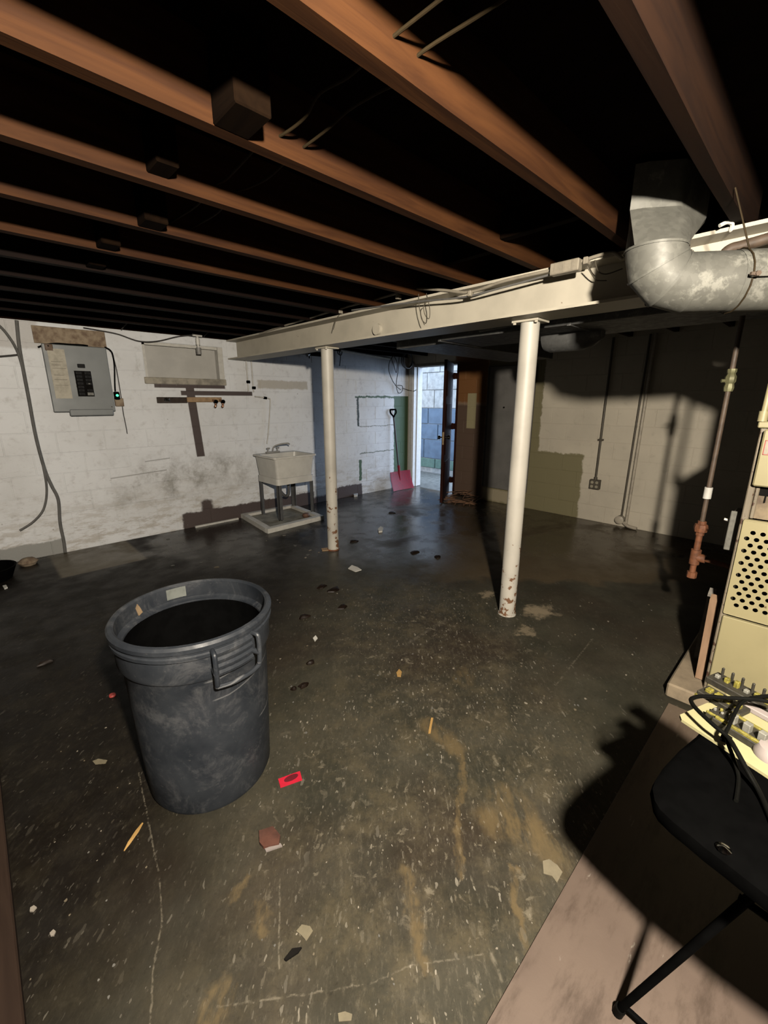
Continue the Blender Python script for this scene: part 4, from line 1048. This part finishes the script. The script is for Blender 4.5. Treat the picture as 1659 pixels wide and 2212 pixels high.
# gas pipe with drip leg
GX, GY = 2.98, .428
ga = thing('gas_pipe', 'rusty iron gas pipe with drip leg standing left of the furnace', 'pipe', (GX, GY, .48))
build('upper_pipe', MB().cyl((GX, GY, .80), (GX, GY, 1.92), .0125, 12), M_IROND, ga)
build('gas_valve', MB().lathe([(0, 0), (.02, 0), (.024, .02), (.020, .04), (.026, .05), (.026, .075), (.018, .09), (.022, .1), (.022, .115), (0, .115)], (GX, GY, 1.545), 8).cyl((GX, GY, 1.60), (GX - .02, GY + .035, 1.60), .009, 8), M_BRASS, ga)
build('tag', MB().cyl((GX, GY, .955), (GX, GY, 1.02), .020, 12), M_WHITE, ga, label='pale paper tag')
build('union', MB().lathe([(0, 0), (.022, 0), (.022, .02), (.032, .022), (.036, .045), (.032, .065), (.022, .068), (.022, .085), (0, .085)], (GX, GY, .735), 8), M_IRON, ga)
build('nipple', MB().cyl((GX, GY, .60), (GX, GY, .74), .0165, 12), M_IRON, ga)
build('tee', MB().cyl((GX, GY, .555), (GX, GY, .645), .026, 14).cyl((GX, GY, .598), (GX, GY - .05, .598), .025, 14), M_IRON, ga)
build('drip_leg', MB().cyl((GX, GY, .50), (GX, GY, .56), .0165, 12).cyl((GX, GY, .47), (GX, GY, .505), .026, 8), M_IRON, ga)
build('branch_pipe', MB().cyl((GX, GY - .04, .598), (GX - .02, YF + .008, .585), .0145, 12), M_IRON, ga)

# wood leaning on the furnace side
def lean(name, foot, top, wdt, th, mat, label):
    foot = Vector(foot); top = Vector(top); d = top - foot; Ln = d.length; d.normalize()
    n_ = Vector((1, 0, 0)); n_ = (n_ - d * n_.dot(d)).normalized(); b_ = d.cross(n_)
    P_ = lambda a, b, c: foot + n_ * a + b_ * b + d * c
    poly = [P_(-wdt / 2, -th / 2, 0), P_(wdt / 2, -th / 2, 0), P_(wdt / 2, -th / 2, Ln * .93), P_(wdt * .1, -th / 2, Ln), P_(-wdt / 2, -th / 2, Ln * .95)]
    return one(name, MB().prism(poly, b_ * th), mat, label, 'stake')
lean('wood_stake', fl(1512, 1463, .085), onp(1546, 1285, (1, 0, 0), 2.60), .05, .035, M_STAKE, 'tan pointed wooden stake leaning against the furnace side')
lean('grey_stake', fl(1506, 1440, .085) + Vector((.12, .02, 0)), onp(1541, 1272, (1, 0, 0), 2.72), .06, .03, M_GREYW, 'weathered grey stake behind the tan stake at the furnace')

# brown sheet on the floor under the tray table
one('plywood_sheet', MB().box((.30, -1.4, 0.0), (2.33, .325, .006), .001), M_SHEET, 'brown painted plywood sheet lying under the black stool', 'board')
one('wood_plank', MB().box((-.42, .55, 0), (-.155, 2.55, .035), .004), mat_wood('brown_plank', (0.036, 0.022, 0.015), (0.022, 0.013, 0.009), 1), 'brown wooden plank lying along the left edge of the floor', 'plank')
one('black_basin', MB().lathe([(0, 0), (.16, 0), (.20, .10), (.205, .11), (.19, .11), (.15, .02), (0, .02)], (-.10, 4.80, 0), 32), M_BLACK, 'black plastic basin at the far left by the wall foot', 'basin')
one('crumpled_wrapper', MB().lathe([(0, .0), (.06, .0), (.08, .03), (.05, .06), (.0, .07)], (.19, 5.03, 0), 9), M_FIBER, 'crumpled brown paper beside the black basin at the wall foot', 'paper')

# ------------------------------------------------------------------ trash can
BX, BY = .500, 1.568
KZ = .735 / .705
tc = thing('trash_can', 'black scuffed plastic trash can without lid standing on the floor', 'trash can', (BX, BY, 0))
prof = [(0, .012), (.205, .012), (.212, 0), (.228, .002), (.236, .02), (.244, .20), (.252, .40), (.257, .552), (.262, .560), (.2665, .562), (.272, .575), (.274, .648),
        (.283, .652), (.284, .664), (.279, .668), (.280, .676), (.286, .680), (.287, .694), (.280, .703), (.270, .705), (.262, .698), (.262, .640), (.254, .632), (.246, .628), (.2445, .622), (.250, .60), (.250, .55)]
prof_in = [(.2440, .622), (.246, .55), (.240, .38), (.232, .20), (.222, .03), (0, .028)]
build('can_body', MB().lathe([(r_, z_ * KZ) for r_, z_ in prof], (BX, BY, 0), 72), M_BUCK, tc)
build('inner_wall', MB().lathe([(r_, z_ * KZ) for r_, z_ in prof_in], (BX, BY, 0), 72), M_BLACK, tc)  # shade inside the can put into a blacker material than outside
def handle(angc):
    h = bpy.data.objects.new('handle', None)
    mbh = MB(); half = math.radians(15.5)
    def P(a, r, z): return Vector((BX + r * math.cos(a), BY + r * math.sin(a), z * KZ))
    for s_ in (-1, 1):
        a = angc + s_ * half
        mbh.tube(smoothpath([P(a, .274, .668), P(a, .300, .668), P(a, .309, .655), P(a, .309, .60), P(a, .304, .555), P(a, .296, .545)], 4), .0085, 10)
    mbh.tube(smoothpath([P(angc - half, .302, .548), P(angc - half * .5, .306, .546), P(angc, .307, .546), P(angc + half * .5, .306, .546), P(angc + half, .302, .548)], 4), .0085, 10)
    hb = build('handle', mbh, M_BUCK, tc)
    rb = MB()
    for z_ in (.655, .630, .606, .582):
        rb.loft([[P(angc + half * .92 * f, r_, z_ + dz) for r_, dz in ((.268, -.010), (.284, -.010), (.2875, .0), (.284, .010), (.268, .010))] for f in (-1, -.6, -.2, .2, .6, 1)])
    build('grip_rib', rb, M_BUCK, hb)
    for s_ in (-1, 1):
        a = angc + s_ * half
        build('handle_lug', MB().cyl(P(a, .272, .60), P(a, .312, .60), .010, 10), M_BUCK, hb)
hp_ = fl(512, 1395, .69)
ha = math.atan2(hp_.y - BY, hp_.x - BX)
handle(ha); handle(ha + math.pi)
# label on the inner rim
la = math.atan2(fl(366, 1262, .70).y - BY, fl(366, 1262, .70).x - BX)
ri = [[Vector((BX + r_ * math.cos(la + d), BY + r_ * math.sin(la + d), z_ * KZ)) for r_, z_ in ((.2605, .648), (.2615, .648), (.2615, .692), (.2605, .692))] for d in [math.radians(q) for q in (-8.5, -4, 0, 4, 8.5)]]
build('rim_label', MB().loft(ri), plain('pale_label', (0.16, 0.17, 0.155), 0.35, var=0.3), tc, label='pale sticker inside the rim')
ta = math.atan2(fl(270, 1312, .69).y - BY, fl(270, 1312, .69).x - BX)
P = lambda a, r, z: Vector((BX + r * math.cos(a), BY + r * math.sin(a), z * KZ))
one('dry_leaf', MB().prism([P(ta - .05, .259, .645), P(ta + .03, .257, .64), P(ta + .06, .262, .675), P(ta + .02, .262, .69), P(ta - .02, .263, .675)], P(ta, .004, 0) - P(ta, 0, 0)), plain('dry_leaf_tan', (0.22, 0.15, 0.08), 0.8), 'tan dry leaf stuck inside the trash can rim', 'leaf')

# ------------------------------------------------------------------ folding tray table with parts on it
tb = thing('work_stool', 'black square seat stool with splayed tube legs at the lower right', 'stool', (1.10, -.13, 0))
TZ = .725
seat = [(1.124, .094), (1.048, .111), (.963, .124), (.915, .127), (.889, .125), (.862, .114), (.847, .101), (.835, .075), (.828, .048), (.819, .02), (.813, -.01), (.805, -.04), (.798, -.07),
        (.790, -.20), (.792, -.31), (.802, -.35), (.83, -.38), (.88, -.392), (1.05, -.385), (1.22, -.365), (1.29, -.35), (1.325, -.31), (1.335, -.26), (1.335, -.10), (1.33, .01), (1.31, .05), (1.27, .07), (1.20, .083)]
sc0 = Vector((1.06, -.13, 0))
def seatring(f, z): return [Vector((sc0.x + (x - sc0.x) * f, sc0.y + (y - sc0.y) * f, z)) for x, y in seat][::-1]
build('seat', MB().loft([seatring(.93, TZ - .040), seatring(.985, TZ - .034), seatring(1.0, TZ - .018), seatring(.99, TZ - .004), seatring(.955, TZ + .002), seatring(.75, TZ + .003)]), M_GLOSSB, tb)
for xk, pairs in ((.92, ((.108, -.085), (-.385, -.19))), (1.27, ((-.235, -.16), (-.385, -.30)))):
    for ya, yb in pairs:
        a_, b_ = Vector((xk, ya, .010)), Vector((xk, yb, TZ - .038))
        lg = build('leg', MB().cyl(a_, b_, .0085, 14), M_BLACK, tb)
        build('foot_cap', MB().cyl(a_ - Vector((0, 0, .009)), a_ + (b_ - a_).normalized() * .022, .0125, 14), M_CORD, lg)
    build('stretcher', MB().cyl((xk + .004, pairs[0][0] - .013, .040), (xk + .004, -.375, .040), .0065, 10), M_BLACK, tb)
build('brace', MB().cyl((.92, -.040, .565), (.92, -.235, .545), .0075, 10), M_BLACK, tb)
# cream board
b0 = [fl(1463, 1541, .745), fl(1659, 1668, .745) + (fl(1659, 1668, .745) - fl(1463, 1541, .745)) * .5, None, None]
e1 = (b0[1] - b0[0]); e1n = e1.normalized(); e2n = Vector((-e1n.y, e1n.x, 0))
if e2n.x < 0: e2n = -e2n
dn = .26
cb = thing('cream_board', 'pale cream panel board lying on the black stool', 'board', b0[0])
poly = [b0[0] + e2n * .012, b0[0] + e1n * .012, b0[1], b0[1] + e2n * dn, b0[0] + e2n * dn + e1n * .015, b0[0] + e2n * (dn - .015)]
poly = [Vector((p.x, p.y, .730)) for p in poly]
build('board_plate', MB().prism(poly, (0, 0, .007)), M_CREAMP, cb)
zb = .737
def bp(x, y, z=zb): return fl(x, y, z)
def block(x, y, sx_, sy_, h, mat, name, label, cat, group=None, parts=None, yaw=None):
    c = bp(x, y); a = math.atan2(e1n.y, e1n.x) if yaw is None else yaw
    M_ = Matrix.Translation(c) @ Matrix.Rotation(a, 4, 'Z')
    t_ = thing(name, label, cat, c, group)
    build('body', MB().box((-sx_ / 2, -sy_ / 2, 0), (sx_ / 2, sy_ / 2, h), .002, M_), mat, t_)
    for (nm, lo, hi, mt) in (parts or []):
        build(nm, MB().box(lo, hi, .0015, M_), mt, t_)
    return t_
# control board: yellow framed terminal blocks with grey relays
cbp = []
for i in range(3): cbp.append(('relay', (-.036 + i * .030, -.016, .018), (-.021 + i * .030, .000, .040), M_LITEP))
cbp += [('terminal_strip', (-.055, -.030, .016), (.055, -.022, .024), M_YELLOW), ('terminal_strip', (-.055, .022, .016), (.055, .030, .022), M_YELLOW), ('end_piece', (.050, -.03, .016), (.058, .03, .026), M_YELLOW)]
block(1612, 1590, .118, .066, .018, M_DEVICE, 'control_board', 'yellow edged control board with three pale relays on the cream board', 'circuit board', None, cbp)
cb2 = []
for i in range(6): cb2.append(('terminal', (-.022 + i * .008, -.004 + (i % 2) * .012, .014), (-.016 + i * .008, .003 + (i % 2) * .012, .022), M_YELLOW if i % 2 else M_LITEP))
cb2.append(('terminal_strip', (-.026, -.025, .012), (.026, -.019, .018), M_YELLOW))
block(1560, 1556, .052, .050, .014, M_DEVICE, 'terminal_block', 'dark terminal block with small yellow contacts nearest the board corner', 'circuit board', None, cb2)
cb3 = []
for i in range(7): cb3.append(('contact', (-.075 + i * .023, -.008, .016), (-.064 + i * .023, .004, .026 + (i % 3) * .005), M_YELLOW if i % 3 else M_LITEP))
for i in range(6): cb3.append(('pin', (-.07 + i * .024, .010, .016), (-.064 + i * .024, .016, .045), M_DEVICE))
block(1610, 1508, .17, .055, .018, M_DEVICE, 'wiring_block', 'long yellow and dark wiring block at the back of the cream board', 'circuit board', None, cb3)
cb4 = [('contact', (-.04 + i * .022, -.01, .012), (-.026 + i * .022, .008, .022), M_YELLOW) for i in range(4)]
block(1560, 1520, .10, .05, .014, M_DEVICE, 'relay_block', 'small dark relay block left of the wiring block', 'circuit board', None, cb4)
block(1640, 1545, .09, .022, .014, M_LILAC, 'white_strip', 'pale lilac plastic bar lying between the circuit boards', 'bar')
c_ = bp(1668, 1635)
one('white_dome', MB().lathe([(0, 0), (.034, 0), (.034, .012), (.026, .024), (0, .03)], c_, 24), M_LILAC, 'pale round plastic cap at the right edge of the cream board', 'cap')
one('yellow_stub', MB().tube([fl(1504, 1502, .30) * 0 + bp(1503, 1501), bp(1517, 1494)], .004, 8), M_YELLOW, 'short yellow connector stub poking out past the cream board', 'connector')
cable('power_cord', [bp(1680, 1522, .80), bp(1640, 1512, .80), bp(1580, 1508, .79), bp(1520, 1504, .785), bp(1497, 1508, .785), bp(1493, 1515, .785), bp(1505, 1532, .785), bp(1540, 1565, .785), bp(1572, 1592, .78), bp(1590, 1620, .775), bp(1612, 1660, .76), bp(1640, 1710, .74), bp(1662, 1760, .735), bp(1690, 1830, .735)], .0048, M_CORD, 'thick black cord looping over the circuit boards and down the stool', 'cord', k=8, n=10)
cable('thin_cord', [bp(1690, 1500, .80), bp(1650, 1504, .80), bp(1622, 1508, .795), bp(1600, 1520, .79), bp(1585, 1545, .785), bp(1574, 1570, .78), bp(1568, 1590, .775), bp(1585, 1640, .745), bp(1595, 1680, .732), bp(1590, 1730, .732)], .004, M_CORD, 'thinner black cord crossing the circuit boards beside the thick one', 'cord', k=8, n=8)
one('cord_plug', MB().tube([bp(1560, 1590, .762), bp(1578, 1600, .762)], [.012, .009], 10), M_BLACK, 'black plug end where the cords meet at the board edge', 'plug')
one('small_screw_tray', MB().lathe([(0, 0), (.010, 0), (.012, .004), (0, .008)], bp(1562, 1836, .727), 12), M_CHROME, 'tiny shiny metal nut on the near edge of the black stool', 'nut')

# ------------------------------------------------------------------ lampholder of the bulb (behind the camera's right shoulder)
lh = one('lampholder', MB().lathe([(0, 0), (.022, 0), (.026, .03), (.055, .06), (.055, .075), (0, .075)], (BULB.x, BULB.y, 2.112), 24), M_WHITE, 'white porcelain lampholder screwed under a joist', 'lamp')

# ------------------------------------------------------------------ litter on the floor
def flat(name, poly, h, mat, label, cat, group=None):
    ps = [fl(*q) for q in poly]
    return one(name, MB().prism([p + Vector((0, 0, .0008)) for p in ps], (0, 0, h)), mat, label, cat, group)
rc = thing('red_card', 'bright red card with a dark oval print right of the trash can', 'card', fl(627, 1684))
ps = [fl(*q) for q in ((601, 1684), (648, 1667), (653, 1686), (606, 1703))]
build('card', MB().prism([p + Vector((0, 0, .001)) for p in ps], (0, 0, .003)), plain('bright_red_card', (0.52, 0.012, 0.035), 0.5, var=0.1), rc)
oc_ = fl(629, 1682); n_ = 16
ov = [oc_ + Vector((0, 0, .0042)) + (fl(645, 1675) - oc_) * math.cos(2 * math.pi * i / n_) * 0.95 + (fl(631, 1690) - oc_) * math.sin(2 * math.pi * i / n_) * .75 for i in range(n_)]
build('oval_print', MB().prism(ov, (0, 0, .0004)), plain('dark_red_print', (0.12, 0.008, 0.015), 0.5), rc)
one('orange_splinter', MB().tube([fl(268, 1838, .005), fl(278, 1822, .006), fl(296, 1796, .006), fl(308, 1778, .005)], [.002, .006, .007, .003], 6), plain('fresh_wood', (0.42, 0.25, 0.08), 0.6), 'bright orange wood splinter left of the trash can foot', 'splinter')
one('bottle_cap', MB().lathe([(0, 0), (.016, 0), (.016, .006), (.014, .009), (0, .009)], fl(243, 1503), 20), plain('red_cap_plastic', (0.42, 0.06, 0.05), 0.5), 'small red bottle cap left of the trash can', 'cap')
flat('brown_chunk', ((560, 1800), (590, 1790), (606, 1810), (603, 1828), (570, 1835), (561, 1825)), .012, plain('rusty_chunk', (0.10, 0.035, 0.02), 0.7, var=0.5), 'rust brown chip of debris in front of the trash can', 'debris')
flat('pale_strip', ((572, 1836), (606, 1824), (610, 1830), (575, 1842)), .006, M_LILAC, 'short pale strip beside the rust brown chip', 'debris')
flat('dark_twig', ((614, 2075), (632, 2052), (652, 2049), (645, 2060), (618, 2078)), .006, M_DARKM, 'small black twig on the floor at the bottom centre', 'twig')
flat('cream_chip', ((1172, 1861), (1186, 1857), (1204, 1870), (1215, 1885), (1203, 1908), (1192, 1893), (1174, 1888)), .002, plain('cream_chip_paint', (0.20, 0.17, 0.11), 0.7), 'large cream paint chip by the corner of the stool shadow', 'paint chip')
flat('tan_chip', ((640, 2012), (652, 1998), (670, 2002), (676, 2012), (662, 2034), (652, 2022)), .002, plain('tan_chip_paint', (0.17, 0.145, 0.09), 0.7), 'tan paint chip with a notch, bottom centre of the floor', 'paint chip')
flat('square_chip', ((730, 2190), (745, 2186), (761, 2192), (759, 2206), (732, 2208)), .002, plain('tan_chip_paint', (0.17, 0.145, 0.09), 0.7), 'squarish tan chip at the very bottom of the floor', 'paint chip')
flat('wood_sliver', ((931, 1552), (936, 1552), (930, 1585), (925, 1585)), .004, plain('fresh_wood', (0.42, 0.25, 0.08), 0.6), 'thin tan wood sliver on the stained floor patch', 'splinter')
flat('white_scrap', ((752, 1229), (760, 1222), (772, 1226), (781, 1232), (768, 1236)), .006, M_WHITE, 'white and tan paper scrap behind the trash can toward the tub post', 'paper')
flat('white_crumb', ((676, 1380), (682, 1374), (686, 1380), (680, 1387)), .006, M_WHITE, 'tiny white crumb right of the trash can rim', 'debris')
flat('wood_tip', ((856, 1455), (862, 1447), (868, 1453), (866, 1463), (858, 1462)), .006, plain('fresh_wood', (0.42, 0.25, 0.08), 0.6), 'small orange wood tip in the middle of the floor', 'debris')
flat('white_bolt', ((816, 1146), (822, 1140), (828, 1143), (826, 1150), (818, 1151)), .02, M_WHITE, 'white fragment on the floor beyond the far post', 'debris')
flat('white_knot', ((762, 1068), (768, 1061), (774, 1064), (772, 1073), (765, 1074)), .03, M_WHITE, 'crumpled white scrap at the wall foot left of the shovel', 'debris')
flat('wood_splinter', ((694, 1186), (712, 1184), (714, 1189), (696, 1191)), .008, plain('orange_wood', (0.42, 0.27, 0.14), 0.6), 'thin orange wood piece at the far post base', 'splinter')
flat('white_pebble', ((66, 1963), (74, 1958), (80, 1962), (72, 1971), (65, 1971)), .005, plain('off_white_fleck', (0.26, 0.23, 0.19), 0.7), 'white pebble on the dark floor, lower left', 'pebble')
flat('near_pebble', ((108, 2018), (116, 2010), (121, 2014), (117, 2023), (110, 2024)), .005, plain('off_white_fleck', (0.26, 0.23, 0.19), 0.7), 'second white pebble on the dark floor, nearer the bottom left', 'pebble')
flat('wall_pebble', ((6, 1268), (14, 1266), (17, 1271), (10, 1274)), .012, M_WHITE, 'white pebble near the black basin at the far left', 'pebble')
flat('tan_flake_pair', ((200, 1645), (212, 1640), (232, 1643), (228, 1650), (206, 1652)), .002, plain('tan_chip_paint', (0.17, 0.145, 0.09), 0.7), 'oblong tan paint flake left of the trash can', 'paint chip')
for (x, y, s_) in ((695, 1268, 11), (722, 1275, 15), (657, 1333, 12), (740, 1312, 12), (672, 1433, 9), (655, 1483, 11), (635, 1490, 6), (764, 1170, 9), (847, 1108, 8), (895, 1194, 11), (945, 1204, 8), (97, 1432, 14)):
    c = fl(x, y); e = (fl(x + s_, y) - c).length
    rg = []
    for z_, k_ in ((.001, 1.0), (.010, .9), (.018, .5)):
        rg.append([c + Vector((e * k_ * (1 + .35 * math.sin(3 * a + x)) * math.cos(a), e * k_ * .8 * (1 + .3 * math.cos(2 * a + y)) * math.sin(a), z_)) for a in [2 * math.pi * i / 10 for i in range(10)]])
    one('wet_clump', MB().loft(rg), plain('wet_leaf_brown', (0.014, 0.008, 0.005), 0.5, var=0.4, spec=0.08), 'small dark wet clump of dirt on the painted floor', 'debris', 'dark wet clumps on the floor')

# pale chips scattered over the worn middle of the floor
flm = [plain('chip_pale', (0.24, 0.21, 0.16), 0.8), plain('chip_tan', (0.15, 0.12, 0.075), 0.8), plain('chip_grey', (0.13, 0.125, 0.11), 0.8)]
chip_meshes = []
for i in range(9):
    nn = random.randint(5, 7)
    pl = [(math.cos(2 * math.pi * q / nn) * random.uniform(.6, 1), math.sin(2 * math.pi * q / nn) * random.uniform(.4, .8), 0) for q in range(nn)]
    me = MB().prism([Vector(p) for p in pl], (0, 0, .25)).mesh('paint_flake', 0)
    me.materials.append(flm[i % 3]); chip_meshes.append(me)
def chips(n, x0, x1, ya, yb, smin, smax, label, group):
    k = 0
    while k < n:
        x = random.uniform(x0, x1); y = random.uniform(ya, yb)
        p = fl(x, y)
        if (p.x - BX) ** 2 + (p.y - BY) ** 2 < .27 ** 2: continue
        if p.y < .36 and p.x > .3 or p.y > 5.1: continue
        k += 1
        o = bpy.data.objects.new('paint_flake', random.choice(chip_meshes)); COL.objects.link(o)
        sz = random.uniform(smin, smax); o.scale = (sz, sz, min(sz, .008)); o.location = (p.x, p.y, .0006)
        o.rotation_euler.z = YAW + math.pi * random.randint(0, 1) + random.gauss(0, .5)
        o['label'] = label; o['category'] = 'paint flake'; o['group'] = group
chips(60, 590, 1050, 1280, 1640, .004, .010, 'pale paint flake on the worn floor between trash can and near post', 'paint flakes in the middle of the floor')
chips(45, 560, 1150, 1650, 2200, .002, .005, 'tiny pale paint flake on the floor at the bottom of the view', 'paint flakes at the bottom of the floor')
chips(40, 1000, 1420, 1300, 1560, .004, .011, 'pale paint flake on the floor right of the near post', 'paint flakes right of the near post')
chips(26, 60, 330, 1560, 2200, .002, .006, 'pale paint flake on the dark floor left of the trash can', 'paint flakes on the left of the floor')
chips(16, 350, 690, 1135, 1230, .012, .03, 'pale plaster flake on the floor in front of the laundry tub', 'plaster flakes by the tub')
